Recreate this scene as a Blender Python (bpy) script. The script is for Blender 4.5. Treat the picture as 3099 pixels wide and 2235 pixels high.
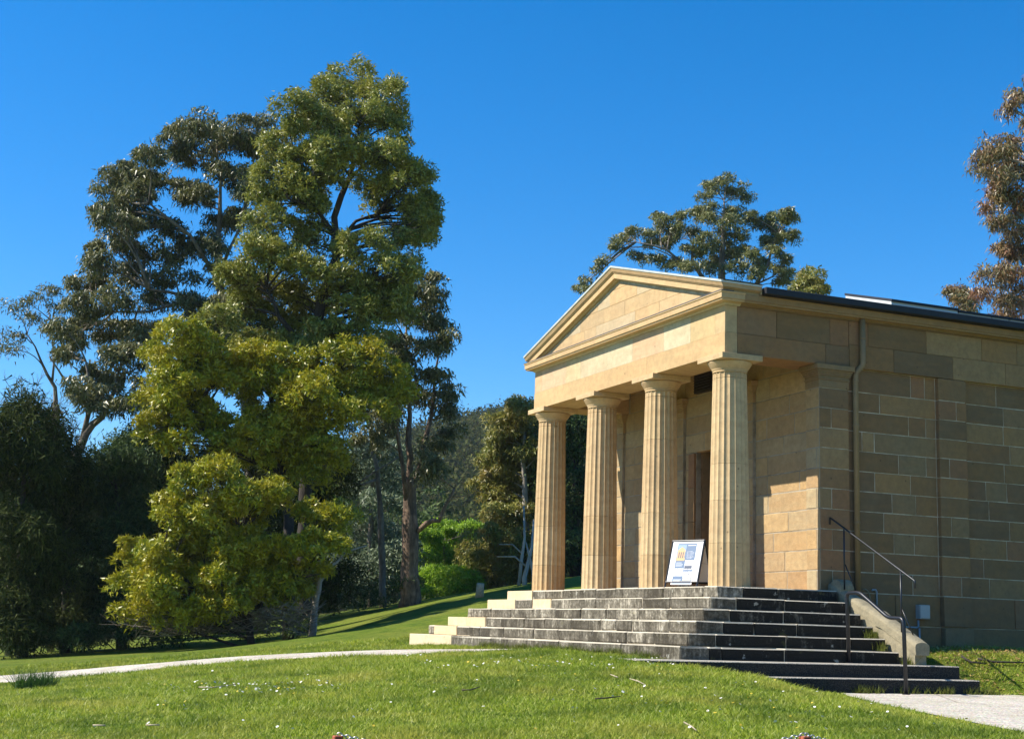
import bpy, math, random
import numpy as np
from mathutils import Vector, Matrix
random.seed(7); rng = np.random.default_rng(7)
for o in list(bpy.data.objects): bpy.data.objects.remove(o)
scene = bpy.context.scene
COL = scene.collection

# ------------------------------------------------------------ camera
CAM = np.array([20.6796, -12.6254, -0.7816])
YAW, PITCH, ROLL, FPX, PW, PH = 1.1670, 0.1770, 0.0300, 4356.4, 3099.0, 2235.0
_cy, _sy = math.cos(YAW), math.sin(YAW)
FWD = np.array([-_sy*math.cos(PITCH), _cy*math.cos(PITCH), math.sin(PITCH)])
_rt = np.array([_cy, _sy, 0.0]); _up = np.cross(_rt, FWD)
RGT = math.cos(ROLL)*_rt + math.sin(ROLL)*_up
UPV = -math.sin(ROLL)*_rt + math.cos(ROLL)*_up
cam_d = bpy.data.cameras.new('camera'); cam = bpy.data.objects.new('camera', cam_d); COL.objects.link(cam)
cam_d.sensor_width = 36; cam_d.lens = 36*FPX/PW; cam_d.clip_start = 0.2; cam_d.clip_end = 4000
M = Matrix.Identity(4)
for i in range(3):
    M[i][0] = RGT[i]; M[i][1] = UPV[i]; M[i][2] = -FWD[i]; M[i][3] = CAM[i]
cam.matrix_world = M
scene.camera = cam

# ------------------------------------------------------------ sky, sun, exposure
SUN_TO = Vector((-0.374, -1.0, 1.025)).normalized()
world = bpy.data.worlds.new('World'); scene.world = world; world.use_nodes = True
wn = world.node_tree; bg = wn.nodes['Background']
sky = wn.nodes.new('ShaderNodeTexSky'); sky.sky_type = 'NISHITA'; sky.sun_disc = False
sky.sun_elevation = math.asin(SUN_TO.z); sky.sun_rotation = math.atan2(SUN_TO.x, SUN_TO.y)
sky.altitude = 300; sky.air_density = 1.0; sky.dust_density = 0.2; sky.ozone_density = 6.0
hs = wn.nodes.new('ShaderNodeHueSaturation'); hs.inputs['Saturation'].default_value = 1.33; hs.inputs['Hue'].default_value = 0.500
wn.links.new(sky.outputs[0], hs.inputs['Color']); wn.links.new(hs.outputs[0], bg.inputs['Color'])
bg.inputs['Strength'].default_value = 0.112
sl = bpy.data.lights.new('sun', 'SUN'); sl.energy = 5.0; sl.angle = math.radians(0.5); sl.color = (1.0, 0.93, 0.82)
so = bpy.data.objects.new('sun', sl); COL.objects.link(so)
so.rotation_euler = SUN_TO.to_track_quat('Z', 'Y').to_euler(); so.location = (0, -30, 40)
vs = scene.view_settings; vs.view_transform = 'Standard'; vs.look = 'None'; vs.exposure = 0.80; vs.gamma = 1.0; vs.use_curve_mapping = False
scene.render.resolution_x = 1024; scene.render.resolution_y = 738
scene.render.engine = 'CYCLES'

# ------------------------------------------------------------ helpers
def ray(u, v):
    r = FWD + RGT*(u-PW/2)/FPX - UPV*(v-PH/2)/FPX
    return r
def S(u, v, s):          # photo direction (u, v in 2268 px width), s metres of ground distance -> world point
    r = ray(u*1.36640, v*1.36640); r = r/np.hypot(r[0], r[1]); return CAM + r*s
def tag(o, label=None, cat=None, group=None, kind=None):
    if label: o['label'] = label
    if cat: o['category'] = cat
    if group: o['group'] = group
    if kind: o['kind'] = kind
    return o
def empty(name, loc=(0, 0, 0), rz=0.0):
    o = bpy.data.objects.new(name, None); COL.objects.link(o); o.location = loc; o.rotation_euler = (0, 0, rz)
    o.empty_display_size = 0.2
    return o
def link(name, me, mat, parent=None, mats=None):
    o = bpy.data.objects.new(name, me); COL.objects.link(o)
    if mat is not None and not me.materials: me.materials.append(mat)
    if parent is not None: o.parent = parent
    return o
class MB:
    def __init__(s): s.v = []; s.f = []; s.m = []; s.mi = 0
    def add(s, vs_, fs, mi=None):
        b = len(s.v); s.v += [tuple(map(float, p)) for p in vs_]
        for f in fs: s.f.append(tuple(b+i for i in f)); s.m.append(s.mi if mi is None else mi)
    def convex(s, vs_, fs, mi=None):
        vs_ = [Vector(p) for p in vs_]; c = sum(vs_, Vector())/len(vs_); out = []
        for f in fs:
            p = [vs_[i] for i in f]; n = (p[1]-p[0]).cross(p[2]-p[0]); m = sum(p, Vector())/len(p)
            out.append(f if n.dot(m-c) > 0 else tuple(reversed(f)))
        s.add(vs_, out, mi)
    def box(s, a, b, e=0.0, mi=None, jit=0.0, skew=None):
        a = np.array(a, float); b = np.array(b, float); c = (a+b)/2; h = (b-a)/2
        if e <= 0:
            vs_ = [c+h*np.array((x, y, z)) for x in (-1, 1) for y in (-1, 1) for z in (-1, 1)]
            fs = [(0, 1, 3, 2), (4, 6, 7, 5), (0, 4, 5, 1), (2, 3, 7, 6), (0, 2, 6, 4), (1, 5, 7, 3)]
        else:
            e = min(e, h.min()*0.6)
            vs_ = []; idx = {}
            for sx in (-1, 1):
                for sy in (-1, 1):
                    for sz in (-1, 1):
                        sg = np.array((sx, sy, sz))
                        for ax in range(3):
                            q = h-e; q[ax] = h[ax]
                            idx[(sx, sy, sz, ax)] = len(vs_); vs_.append(c+sg*q)
            fs = []
            for ax in range(3):
                for sg in (-1, 1):
                    o1, o2 = [i for i in range(3) if i != ax]
                    L = []
                    for t1, t2 in ((-1, -1), (1, -1), (1, 1), (-1, 1)):
                        k = [0, 0, 0]; k[ax] = sg; k[o1] = t1; k[o2] = t2; L.append(idx[(*k, ax)])
                    fs.append(tuple(L))
            for ax in range(3):
                o1, o2 = [i for i in range(3) if i != ax]
                for t1 in (-1, 1):
                    for t2 in (-1, 1):
                        k1 = [0, 0, 0]; k1[o1] = t1; k1[o2] = t2; k1[ax] = -1; k2 = list(k1); k2[ax] = 1
                        fs.append((idx[(*k1, o1)], idx[(*k2, o1)], idx[(*k2, o2)], idx[(*k1, o2)]))
            for sx in (-1, 1):
                for sy in (-1, 1):
                    for sz in (-1, 1): fs.append(tuple(idx[(sx, sy, sz, ax)] for ax in range(3)))
            if jit:
                vs_ = [p+np.array([random.uniform(-jit, jit) for _ in range(3)]) for p in vs_]
        if skew: vs_ = [skew(p) for p in vs_]
        s.convex(vs_, fs, mi)
    def prism(s, poly, d0, d1, axis=1, mi=None, f0=None, f1=None):
        # polygon in the two other axes (ordered), extruded along axis; f0/f1 map (a,b)->offset along axis
        n = len(poly); o = [i for i in range(3) if i != axis]; vs_ = []
        for k, d in enumerate((d0, d1)):
            for p in poly:
                q = [0, 0, 0]; q[o[0]] = p[0]; q[o[1]] = p[1]; q[axis] = d
                if k == 0 and f0: q[axis] += f0(p)
                if k == 1 and f1: q[axis] += f1(p)
                vs_.append(q)
        area = sum(poly[i][0]*poly[(i+1) % n][1]-poly[(i+1) % n][0]*poly[i][1] for i in range(n))
        flip = (area > 0) == (axis != 1)
        fs = [tuple(range(n)), tuple(range(2*n-1, n-1, -1))]+[(i, n+i, n+(i+1) % n, (i+1) % n) for i in range(n)]
        if flip: fs = [tuple(reversed(f)) for f in fs]
        s.add(vs_, fs, mi)
    def tube(s, pts, rad, n=8, cap=True, mi=None):
        pts = [Vector(p) for p in pts]
        if not hasattr(rad, '__len__'): rad = [rad]*len(pts)
        b = len(s.v); prev = None
        for i, p in enumerate(pts):
            d = (pts[min(i+1, len(pts)-1)]-pts[max(i-1, 0)])
            if d.length < 1e-9: d = Vector((0, 0, 1))
            d.normalize()
            if prev is None:
                x = d.orthogonal().normalized()
            else:
                x = prev-d*prev.dot(d); x = x.normalized() if x.length > 1e-6 else d.orthogonal().normalized()
            prev = x; y = d.cross(x)
            for k in range(n):
                a = 2*math.pi*k/n; q = p+(x*math.cos(a)+y*math.sin(a))*rad[i]; s.v.append(tuple(q))
        for i in range(len(pts)-1):
            for k in range(n):
                k2 = (k+1) % n
                s.f.append((b+i*n+k, b+i*n+k2, b+(i+1)*n+k2, b+(i+1)*n+k)); s.m.append(s.mi if mi is None else mi)
        if cap:
            s.f.append(tuple(b+k for k in reversed(range(n)))); s.f.append(tuple(b+(len(pts)-1)*n+k for k in range(n)))
            s.m += [s.mi if mi is None else mi]*2
    def lathe(s, prof, c=(0, 0, 0), n=32, mi=None):
        b = len(s.v)
        for r, z in prof:
            for k in range(n):
                a = 2*math.pi*k/n; s.v.append((c[0]+r*math.cos(a), c[1]+r*math.sin(a), c[2]+z))
        for i in range(len(prof)-1):
            for k in range(n):
                k2 = (k+1) % n; s.f.append((b+i*n+k, b+i*n+k2, b+(i+1)*n+k2, b+(i+1)*n+k)); s.m.append(0 if mi is None else mi)
        s.f.append(tuple(b+k for k in reversed(range(n)))); s.f.append(tuple(b+(len(prof)-1)*n+k for k in range(n))); s.m += [0, 0]
    def mesh(s, name, smooth=False):
        me = bpy.data.meshes.new(name); me.from_pydata(s.v, [], s.f)
        if smooth: me.polygons.foreach_set('use_smooth', [True]*len(s.f))
        return me
    def build(s, name, mats, parent=None, smooth=False):
        me = s.mesh(name, smooth)
        if not isinstance(mats, (list, tuple)): mats = [mats]
        for m in mats: me.materials.append(m)
        me.polygons.foreach_set('material_index', s.m); me.update()
        return link(name, me, None, parent)
def fast_mesh(name, verts, faces_n, mat):
    # verts (N*k,3) grouped in k-gons
    me = bpy.data.meshes.new(name); nv = len(verts); nf = nv//faces_n
    me.vertices.add(nv); me.vertices.foreach_set('co', np.ascontiguousarray(verts, dtype=np.float32).ravel())
    me.loops.add(nv); me.loops.foreach_set('vertex_index', np.arange(nv, dtype=np.int32))
    me.polygons.add(nf); me.polygons.foreach_set('loop_start', np.arange(0, nv, faces_n, dtype=np.int32))
    me.polygons.foreach_set('loop_total', np.full(nf, faces_n, dtype=np.int32))
    me.update(calc_edges=True); me.materials.append(mat)
    return me
def smooth_shade(o): o.data.polygons.foreach_set('use_smooth', [True]*len(o.data.polygons))

# ------------------------------------------------------------ materials
class NT:
    def __init__(s, name):
        s.mat = bpy.data.materials.new(name); s.mat.use_nodes = True; s.nt = s.mat.node_tree
        s.b = s.nt.nodes['Principled BSDF']; s.out = s.nt.nodes['Material Output']
    def n(s, t, **kw):
        x = s.nt.nodes.new(t)
        for k, v in kw.items():
            if k in x.inputs: x.inputs[k].default_value = v
            else: setattr(x, k, v)
        return x
    def l(s, a, b): s.nt.links.new(a, b)
    def coord(s, which='Object'): return s.n('ShaderNodeTexCoord').outputs[which]
    def noise(s, vec, scale, detail=4.0, rough=0.55):
        x = s.n('ShaderNodeTexNoise', Scale=scale, Detail=detail, Roughness=rough); s.l(vec, x.inputs['Vector']); return x.outputs['Fac']
    def ramp(s, fac, stops):
        r = s.n('ShaderNodeValToRGB'); cr = r.color_ramp
        cr.elements[0].position = stops[0][0]; cr.elements[0].color = (*stops[0][1], 1)
        cr.elements[1].position = stops[-1][0]; cr.elements[1].color = (*stops[-1][1], 1)
        for p, c in stops[1:-1]:
            e = cr.elements.new(p); e.color = (*c, 1)
        s.l(fac, r.inputs[0]); return r.outputs[0]
    def mix(s, fac, a, b, mode='MIX'):
        m = s.n('ShaderNodeMix', data_type='RGBA', blend_type=mode)
        for val, i in ((fac, 0), (a, 6), (b, 7)):
            if isinstance(val, bpy.types.NodeSocket): s.l(val, m.inputs[i])
            elif i == 0: m.inputs[0].default_value = val
            else: m.inputs[i].default_value = (*val, 1)
        return m.outputs[2]
    def math(s, op, a, b=0.0):
        m = s.n('ShaderNodeMath', operation=op)
        for val, i in ((a, 0), (b, 1)):
            if isinstance(val, bpy.types.NodeSocket): s.l(val, m.inputs[i])
            else: m.inputs[i].default_value = val
        return m.outputs[0]
    def bump(s, h, strength=0.3, dist=0.01, prev=None):
        b = s.n('ShaderNodeBump', Strength=strength, Distance=dist); s.l(h, b.inputs['Height'])
        if prev is not None: s.l(prev, b.inputs['Normal'])
        return b.outputs[0]
def ocoord(t):
    co = t.coord('Object'); r = t.n('ShaderNodeObjectInfo').outputs['Random']
    cb = t.n('ShaderNodeCombineXYZ')
    for i, k in enumerate((37.3, 91.7, 53.1)): t.l(t.math('MULTIPLY', r, k), cb.inputs[i])
    va = t.n('ShaderNodeVectorMath', operation='ADD'); t.l(co, va.inputs[0]); t.l(cb.outputs[0], va.inputs[1]); return va.outputs[0]

def sandstone(name, tones, bump=0.35, stain=0.35, rough=0.9):
    mott = 0.12+stain*0.55; band = 0.06+stain*0.4
    t = NT(name); co = ocoord(t)
    rnd = t.n('ShaderNodeObjectInfo').outputs['Random']
    base = t.ramp(rnd, [(i/(len(tones)-1), c) for i, c in enumerate(tones)])
    n1 = t.noise(co, 1.7, 5, 0.6); n2 = t.noise(co, 9.0, 6, 0.65); n3 = t.noise(co, 60.0, 3, 0.6)
    # cloudy iron staining, slanted bedding bands
    mp = t.n('ShaderNodeMapping'); mp.inputs['Rotation'].default_value = (0.3, 0.2, 0.4); mp.inputs['Scale'].default_value = (0.6, 0.6, 3.5); t.l(co, mp.inputs[0])
    wv = t.noise(mp.outputs[0], 2.2, 3, 0.5)
    c = t.mix(t.math('MULTIPLY', t.ramp(wv, [(0.45, (0, 0, 0)), (0.62, (1, 1, 1))]), band), base, (0.36, 0.19, 0.075))
    c = t.mix(t.math('MULTIPLY', t.ramp(n1, [(0.45, (0, 0, 0)), (0.75, (1, 1, 1))]), stain), c, (0.20, 0.155, 0.095))
    c = t.mix(t.ramp(n2, [(0.32, (mott,)*3), (0.62, (0, 0, 0))]), c, (0.13, 0.09, 0.05))
    # sparse dark pits
    v = t.n('ShaderNodeTexVoronoi', Scale=3.2); t.l(co, v.inputs['Vector'])
    pit = t.ramp(v.outputs['Distance'], [(0.035, (1, 1, 1)), (0.075, (0, 0, 0))])
    c = t.mix(t.math('MULTIPLY', pit, 0.6), c, (0.07, 0.045, 0.03))
    c = t.mix(t.math('MULTIPLY', n3, 0.25), c, (0.12, 0.09, 0.06), 'MULTIPLY') if False else c
    t.l(c, t.b.inputs['Base Color']); t.b.inputs['Roughness'].default_value = rough; t.b.inputs['Specular IOR Level'].default_value = 0.25
    b1 = t.bump(n3, bump, 0.012); b2 = t.bump(n2, bump*0.8, 0.03, b1)
    t.l(b2, t.b.inputs['Normal'])
    return t.mat
GOLD = (0.52, 0.365, 0.19)
m_stone = sandstone('sandstone_weathered_shaded', [(0.33, 0.185, 0.075), (0.21, 0.128, 0.058), (0.36, 0.21, 0.085), (0.26, 0.185, 0.095), (0.34, 0.168, 0.078), (0.175, 0.118, 0.062), (0.28, 0.152, 0.065), (0.37, 0.245, 0.115)], 0.6, 0.45)  # weathered tones, darkened further to paint in the side wall's shade
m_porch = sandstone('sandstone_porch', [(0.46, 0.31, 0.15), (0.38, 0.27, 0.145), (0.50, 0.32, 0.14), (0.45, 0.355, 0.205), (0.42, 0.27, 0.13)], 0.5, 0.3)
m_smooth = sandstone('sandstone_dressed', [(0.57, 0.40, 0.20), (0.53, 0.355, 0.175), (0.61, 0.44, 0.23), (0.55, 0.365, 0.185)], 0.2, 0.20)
m_frieze = sandstone('sandstone_frieze', [(0.58, 0.41, 0.215), (0.54, 0.47, 0.30), (0.58, 0.39, 0.235), (0.52, 0.385, 0.19), (0.57, 0.49, 0.31)], 0.2, 0.18)
m_tymp = sandstone('sandstone_tooled', [(0.56, 0.38, 0.19), (0.48, 0.345, 0.19), (0.60, 0.42, 0.22), (0.50, 0.40, 0.25)], 0.6, 0.18)
m_pale = sandstone('sandstone_new', [(0.66, 0.52, 0.32), (0.60, 0.47, 0.29), (0.68, 0.55, 0.36)], 0.12, 0.12)

def mortar(name='mortar', k=1.0):
    t = NT(name); co = t.coord(); n = t.noise(co, 2.6, 5, 0.7)
    t.l(t.ramp(n, [(0.34, (0.30*k, 0.24*k, 0.15*k)), (0.60, (0.58*k, 0.50*k, 0.37*k))]), t.b.inputs['Base Color']); t.b.inputs['Roughness'].default_value = 0.95
    return t.mat
m_mortar = mortar(); m_mortar_warm = mortar('mortar_warm', 0.62)
def dark_stone(name='sandstone_blackened', shade_crust=0.0):
    # soot-black lichen crust on the risers, trodden pale tops, sun glint painted on arrises
    t = NT(name); co = ocoord(t); oi = t.n('ShaderNodeObjectInfo').outputs['Random']
    n1 = t.noise(co, 2.3, 6, 0.7); n2 = t.noise(co, 17, 5, 0.7); n3 = t.noise(co, 70, 3, 0.6)
    pal = t.mix(n2, (0.42, 0.37, 0.27), (0.64, 0.58, 0.46))
    blk = t.mix(n3, (0.010, 0.009, 0.007), (0.10, 0.085, 0.058) if shade_crust == 0 else (0.028, 0.026, 0.02))
    mp = t.n('ShaderNodeMapping'); mp.inputs['Scale'].default_value = (9, 9, 0.9); t.l(co, mp.inputs[0])
    streak = t.noise(mp.outputs[0], 2.0, 4, 0.6)
    k = t.math('ADD', t.math('MULTIPLY', n1, 0.5), t.math('ADD', t.math('MULTIPLY', n2, 0.32), t.math('MULTIPLY', streak, 0.3)))
    k = t.math('ADD', k, t.math('MULTIPLY', t.math('SUBTRACT', oi, 0.5), 0.10))
    f = t.ramp(k, [(0.485+shade_crust, (1.0,)*3), (0.60+shade_crust, (0.80,)*3), (0.72+shade_crust, (0.12,)*3)])
    geo = t.n('ShaderNodeNewGeometry'); sx = t.n('ShaderNodeSeparateXYZ'); t.l(geo.outputs['True Normal'], sx.inputs[0])
    up = t.ramp(sx.outputs['Z'], [(0.3, (1, 1, 1)), (0.6, (0.05,)*3)])
    f2 = t.math('MULTIPLY', f, up)
    c = t.mix(f2, pal, blk)
    li = t.ramp(t.noise(co, 6.5, 4, 0.6), [(0.66, (0, 0, 0)), (0.70, (0.8,)*3)])
    c = t.mix(t.math('MULTIPLY', li, 0.7), c, (0.5, 0.48, 0.40))
    gl = t.ramp(t.noise(co, 3.0, 5, 0.7), [(0.62, (0, 0, 0)), (0.74, (0.5,)*3)])
    c = t.mix(gl, c, (0.16, 0.15, 0.05))
    t.l(c, t.b.inputs['Base Color']); t.b.inputs['Roughness'].default_value = 0.92; t.b.inputs['Specular IOR Level'].default_value = 0.2
    t.l(t.bump(n2, 0.6, 0.03, t.bump(n3, 0.4, 0.01)), t.b.inputs['Normal'])
    return t.mat
m_black = dark_stone(); m_black_shade = dark_stone('sandstone_black_shaded', 0.12)  # darker copy puts shade into the colour of the side blocks
def coping_mat():
    t = NT('coping_stone'); co = t.coord(); n1 = t.noise(co, 4, 6, 0.7); n2 = t.noise(co, 30, 4, 0.7)
    c = t.mix(n2, (0.20, 0.17, 0.10), (0.37, 0.32, 0.21)); c = t.mix(t.ramp(n1, [(0.45, (0, 0, 0)), (0.7, (0.75,)*3)]), c, (0.13, 0.12, 0.08))
    t.l(c, t.b.inputs['Base Color']); t.b.inputs['Roughness'].default_value = 0.92; t.l(t.bump(n2, 0.5, 0.02), t.b.inputs['Normal']); return t.mat
m_coping = coping_mat()
def simple(name, c, rough=0.6, metal=0.0, var=0.0, scale=8, bumpS=0.0, spec=0.4):
    t = NT(name)
    if var:
        n = t.noise(t.coord(), scale, 5, 0.6)
        t.l(t.ramp(n, [(0.3, tuple(x*(1-var) for x in c)), (0.7, tuple(min(1, x*(1+var)) for x in c))]), t.b.inputs['Base Color'])
        if bumpS: t.l(t.bump(n, bumpS, 0.01), t.b.inputs['Normal'])
    else: t.b.inputs['Base Color'].default_value = (*c, 1)
    t.b.inputs['Roughness'].default_value = rough; t.b.inputs['Metallic'].default_value = metal; t.b.inputs['Specular IOR Level'].default_value = spec
    return t.mat
m_gutter = simple('dark_painted_metal', (0.014, 0.015, 0.02), 0.6, 0.0, 0.2, 3)
m_lead = simple('pale_metal_flashing', (0.55, 0.57, 0.52), 0.5, 0.2, 0.15, 5)
m_leaddark = simple('lead_flashing', (0.10, 0.085, 0.075), 0.6, 0.1, 0.3, 6)
m_roof = simple('roof_sheet_metal', (0.22, 0.235, 0.25), 0.5, 0.4, 0.15, 2)
m_pipe = simple('painted_pipe', (0.24, 0.165, 0.08), 0.55, 0, 0.12, 5)
m_rail = simple('black_handrail_paint', (0.009, 0.011, 0.015), 0.38, 0.2, 0.2, 12, 0.0, 0.6)
m_white = simple('white_board', (0.82, 0.83, 0.84), 0.5)
m_plast = simple('grey_plastic', (0.36, 0.36, 0.34), 0.5, 0, 0.08, 4)
m_conduit = simple('pale_blue_conduit', (0.27, 0.31, 0.34), 0.5)
m_dark = simple('dark_door_timber', (0.022, 0.026, 0.024), 0.6, 0, 0.3, 10)
m_vent = simple('dark_bronze_vent', (0.035, 0.025, 0.018), 0.6)
m_pavm = simple('panel_glass', (0.015, 0.02, 0.05), 0.15, 0, 0, 8, 0, 0.6)
m_panframe = simple('panel_white_edge', (0.52, 0.55, 0.52), 0.4)
m_rust = simple('rusted_red_paint', (0.33, 0.085, 0.04), 0.8, 0, 0.4, 25, 0.4)
m_chain = simple('galvanised_chain', (0.35, 0.36, 0.36), 0.35, 0.9, 0.2, 40)
m_woodcut = simple('cut_wood', (0.50, 0.36, 0.22), 0.85, 0, 0.25, 20, 0.3)
m_twig = simple('dry_twig', (0.36, 0.30, 0.20), 0.85, 0, 0.3, 20)
m_twigd = simple('dark_twig', (0.07, 0.05, 0.035), 0.85, 0, 0.3, 20)
m_plume = simple('warm_plaster', (0.42, 0.30, 0.17), 0.9, 0, 0.2, 3)

def gravel():
    t = NT('exposed_aggregate'); co = t.coord('Object')
    v = t.n('ShaderNodeTexVoronoi', Scale=34.0); t.l(co, v.inputs['Vector']); n = t.noise(co, 1.2, 8, 0.72)
    c = t.ramp(v.outputs['Distance'], [(0.0, (0.78, 0.73, 0.62)), (0.5, (0.55, 0.50, 0.41)), (0.8, (0.32, 0.28, 0.21))])
    cc = t.mix(0.35, c, v.outputs['Color'], 'SOFT_LIGHT')
    cc = t.mix(t.ramp(n, [(0.42, (0, 0, 0)), (0.68, (0.6,)*3)]), cc, (0.26, 0.22, 0.15))
    ck = t.n('ShaderNodeTexVoronoi', Scale=0.45, feature='DISTANCE_TO_EDGE'); t.l(co, ck.inputs['Vector']); cc = t.mix(t.ramp(ck.outputs['Distance'], [(0.004, (0.5,)*3), (0.010, (0, 0, 0))]), cc, (0.12, 0.10, 0.07))
    t.l(cc, t.b.inputs['Base Color']); t.b.inputs['Roughness'].default_value = 0.9
    t.l(t.bump(v.outputs['Distance'], 0.6, 0.015), t.b.inputs['Normal']); return t.mat
m_gravel = gravel()
def lawn_mat():
    t = NT('lawn_soil_and_thatch'); co = t.coord('Object')
    n1 = t.noise(co, 0.35, 4, 0.6); n2 = t.noise(co, 2.2, 5, 0.65); n3 = t.noise(co, 26, 5, 0.7); n4 = t.noise(co, 110, 3, 0.7)
    c = t.ramp(n2, [(0.3, (0.085, 0.15, 0.014)), (0.5, (0.16, 0.23, 0.022)), (0.72, (0.25, 0.28, 0.035))])
    c = t.mix(t.ramp(n1, [(0.42, (0, 0, 0)), (0.62, (0.55,)*3)]), c, (0.28, 0.29, 0.05))
    c = t.mix(t.ramp(n3, [(0.35, (0.7,)*3), (0.6, (0, 0, 0))]), c, (0.022, 0.045, 0.007))
    c = t.mix(t.ramp(n4, [(0.55, (0, 0, 0)), (0.75, (0.5,)*3)]), c, (0.24, 0.26, 0.07))
    # further than the garden the ground is forest floor
    sx = t.n('ShaderNodeSeparateXYZ'); t.l(co, sx.inputs[0])
    far = t.ramp(t.math('MULTIPLY', sx.outputs['X'], -0.01), [(0.30, (0, 0, 0)), (0.38, (1, 1, 1))])
    c = t.mix(far, c, (0.045, 0.05, 0.022))
    t.l(c, t.b.inputs['Base Color']); t.b.inputs['Roughness'].default_value = 0.95; t.b.inputs['Specular IOR Level'].default_value = 0.1
    t.l(t.bump(n4, 0.6, 0.02, t.bump(n3, 0.9, 0.06)), t.b.inputs['Normal']); return t.mat
m_lawn = lawn_mat()
def leaf_mat(name, cols, transl=0.35, rough=0.45, spec=0.4, big=None, dark=None):
    t = NT(name); g = t.n('ShaderNodeNewGeometry')
    c = t.ramp(g.outputs['Random Per Island'], [(i/(len(cols)-1), x) for i, x in enumerate(cols)])
    if big:
        n = t.noise(t.coord('Object'), 0.8, 4, 0.65); c = t.mix(t.ramp(n, [(0.44, (0, 0, 0)), (0.66, (0.8,)*3)]), c, big)
    if dark:
        n = t.noise(t.coord('Object'), 0.55, 5, 0.7); c = t.mix(t.ramp(n, [(0.38, (0.8,)*3), (0.52, (0, 0, 0))]), c, dark)
    t.l(c, t.b.inputs['Base Color']); t.b.inputs['Roughness'].default_value = rough; t.b.inputs['Specular IOR Level'].default_value = spec
    tr = t.n('ShaderNodeBsdfTranslucent'); t.l(c, tr.inputs['Color'])
    mx = t.n('ShaderNodeMixShader'); mx.inputs[0].default_value = transl
    t.l(t.b.outputs[0], mx.inputs[1]); t.l(tr.outputs[0], mx.inputs[2]); t.l(mx.outputs[0], t.out.inputs['Surface']); return t.mat
L_wattle = leaf_mat('yellow_green_leaves', [(0.13, 0.18, 0.010), (0.28, 0.31, 0.014), (0.50, 0.45, 0.03), (0.16, 0.20, 0.012)], 0.22, 0.42, 0.45, (0.42, 0.34, 0.015))
L_black = leaf_mat('blackwood_leaves', [(0.085, 0.115, 0.018), (0.20, 0.23, 0.032), (0.40, 0.39, 0.09), (0.125, 0.155, 0.022)], 0.25, 0.42, 0.45, (0.35, 0.325, 0.045))
L_euc = leaf_mat('grey_green_gum_leaves', [(0.045, 0.058, 0.015), (0.12, 0.13, 0.035), (0.28, 0.265, 0.11), (0.09, 0.10, 0.024)], 0.25, 0.42, 0.45)
L_eucfar = leaf_mat('far_gum_leaves', [(0.07, 0.09, 0.025), (0.17, 0.185, 0.05), (0.32, 0.31, 0.13), (0.21, 0.205, 0.04)], 0.2, 0.4, 0.5)
L_red = leaf_mat('reddish_gum_leaves', [(0.20, 0.10, 0.06), (0.13, 0.13, 0.05), (0.20, 0.20, 0.10), (0.30, 0.19, 0.06), (0.09, 0.105, 0.04)], 0.25, 0.42, 0.4, (0.27, 0.115, 0.06))
L_orange = leaf_mat('bronze_gum_leaves', [(0.10, 0.13, 0.025), (0.21, 0.23, 0.04), (0.38, 0.34, 0.08), (0.15, 0.18, 0.035)], 0.3, 0.42, 0.4, (0.30, 0.22, 0.05))
L_casu = leaf_mat('dark_needle_foliage', [(0.022, 0.034, 0.009), (0.045, 0.062, 0.014), (0.09, 0.105, 0.024)], 0.2, 0.7, 0.08)
L_green = leaf_mat('dull_green_shrub_leaves', [(0.03, 0.055, 0.018), (0.06, 0.10, 0.03), (0.11, 0.155, 0.045)], 0.25, 0.6, 0.15)
L_silver = leaf_mat('silver_wattle_leaves', [(0.08, 0.115, 0.06), (0.17, 0.22, 0.12), (0.30, 0.36, 0.22), (0.06, 0.09, 0.04)], 0.25, 0.5, 0.3)
L_willow = leaf_mat('bright_willow_leaves', [(0.13, 0.25, 0.015), (0.25, 0.40, 0.02), (0.38, 0.52, 0.05)], 0.5, 0.5, 0.3)
L_hill = leaf_mat('hill_forest_leaves', [(0.04, 0.055, 0.018), (0.065, 0.08, 0.025), (0.09, 0.10, 0.035), (0.075, 0.07, 0.03)], 0.25, 0.9, 0.0)
L_grass = leaf_mat('grass_blades', [(0.13, 0.21, 0.012), (0.25, 0.34, 0.018), (0.38, 0.45, 0.035), (0.54, 0.55, 0.15)], 0.42, 0.5, 0.3, (0.44, 0.42, 0.07), (0.10, 0.17, 0.012))
L_weed = leaf_mat('weed_leaves', [(0.04, 0.10, 0.02), (0.07, 0.15, 0.03)], 0.3, 0.5, 0.3)
L_yg = leaf_mat('step_moss_weeds', [(0.10, 0.13, 0.02), (0.16, 0.17, 0.03)], 0.3, 0.6, 0.2)
def bark(name, a, b, s=6):
    t = NT(name); co = t.coord(); mp = t.n('ShaderNodeMapping'); mp.inputs['Scale'].default_value = (s, s, s*0.2); t.l(co, mp.inputs[0])
    n = t.noise(mp.outputs[0], 1.5, 6, 0.7); n2 = t.noise(co, 1.3, 3, 0.6)
    c = t.mix(t.ramp(n, [(0.35, (0, 0, 0)), (0.65, (1, 1, 1))]), a, b)
    c = t.mix(t.ramp(n2, [(0.5, (0, 0, 0)), (0.6, (0.6,)*3)]), c, tuple(x*0.5 for x in a))
    t.l(c, t.b.inputs['Base Color']); t.b.inputs['Roughness'].default_value = 0.9; t.l(t.bump(n, 0.8, 0.05), t.b.inputs['Normal']); return t.mat
B_dark = bark('dark_furrowed_bark', (0.025, 0.02, 0.016), (0.07, 0.055, 0.04))
B_pale = bark('pale_gum_bark', (0.30, 0.26, 0.21), (0.48, 0.44, 0.38), 2)
B_brown = bark('stringy_brown_bark', (0.09, 0.055, 0.035), (0.30, 0.20, 0.13), 9)
B_mid = bark('grey_brown_bark', (0.12, 0.09, 0.065), (0.30, 0.25, 0.19), 4)

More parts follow.
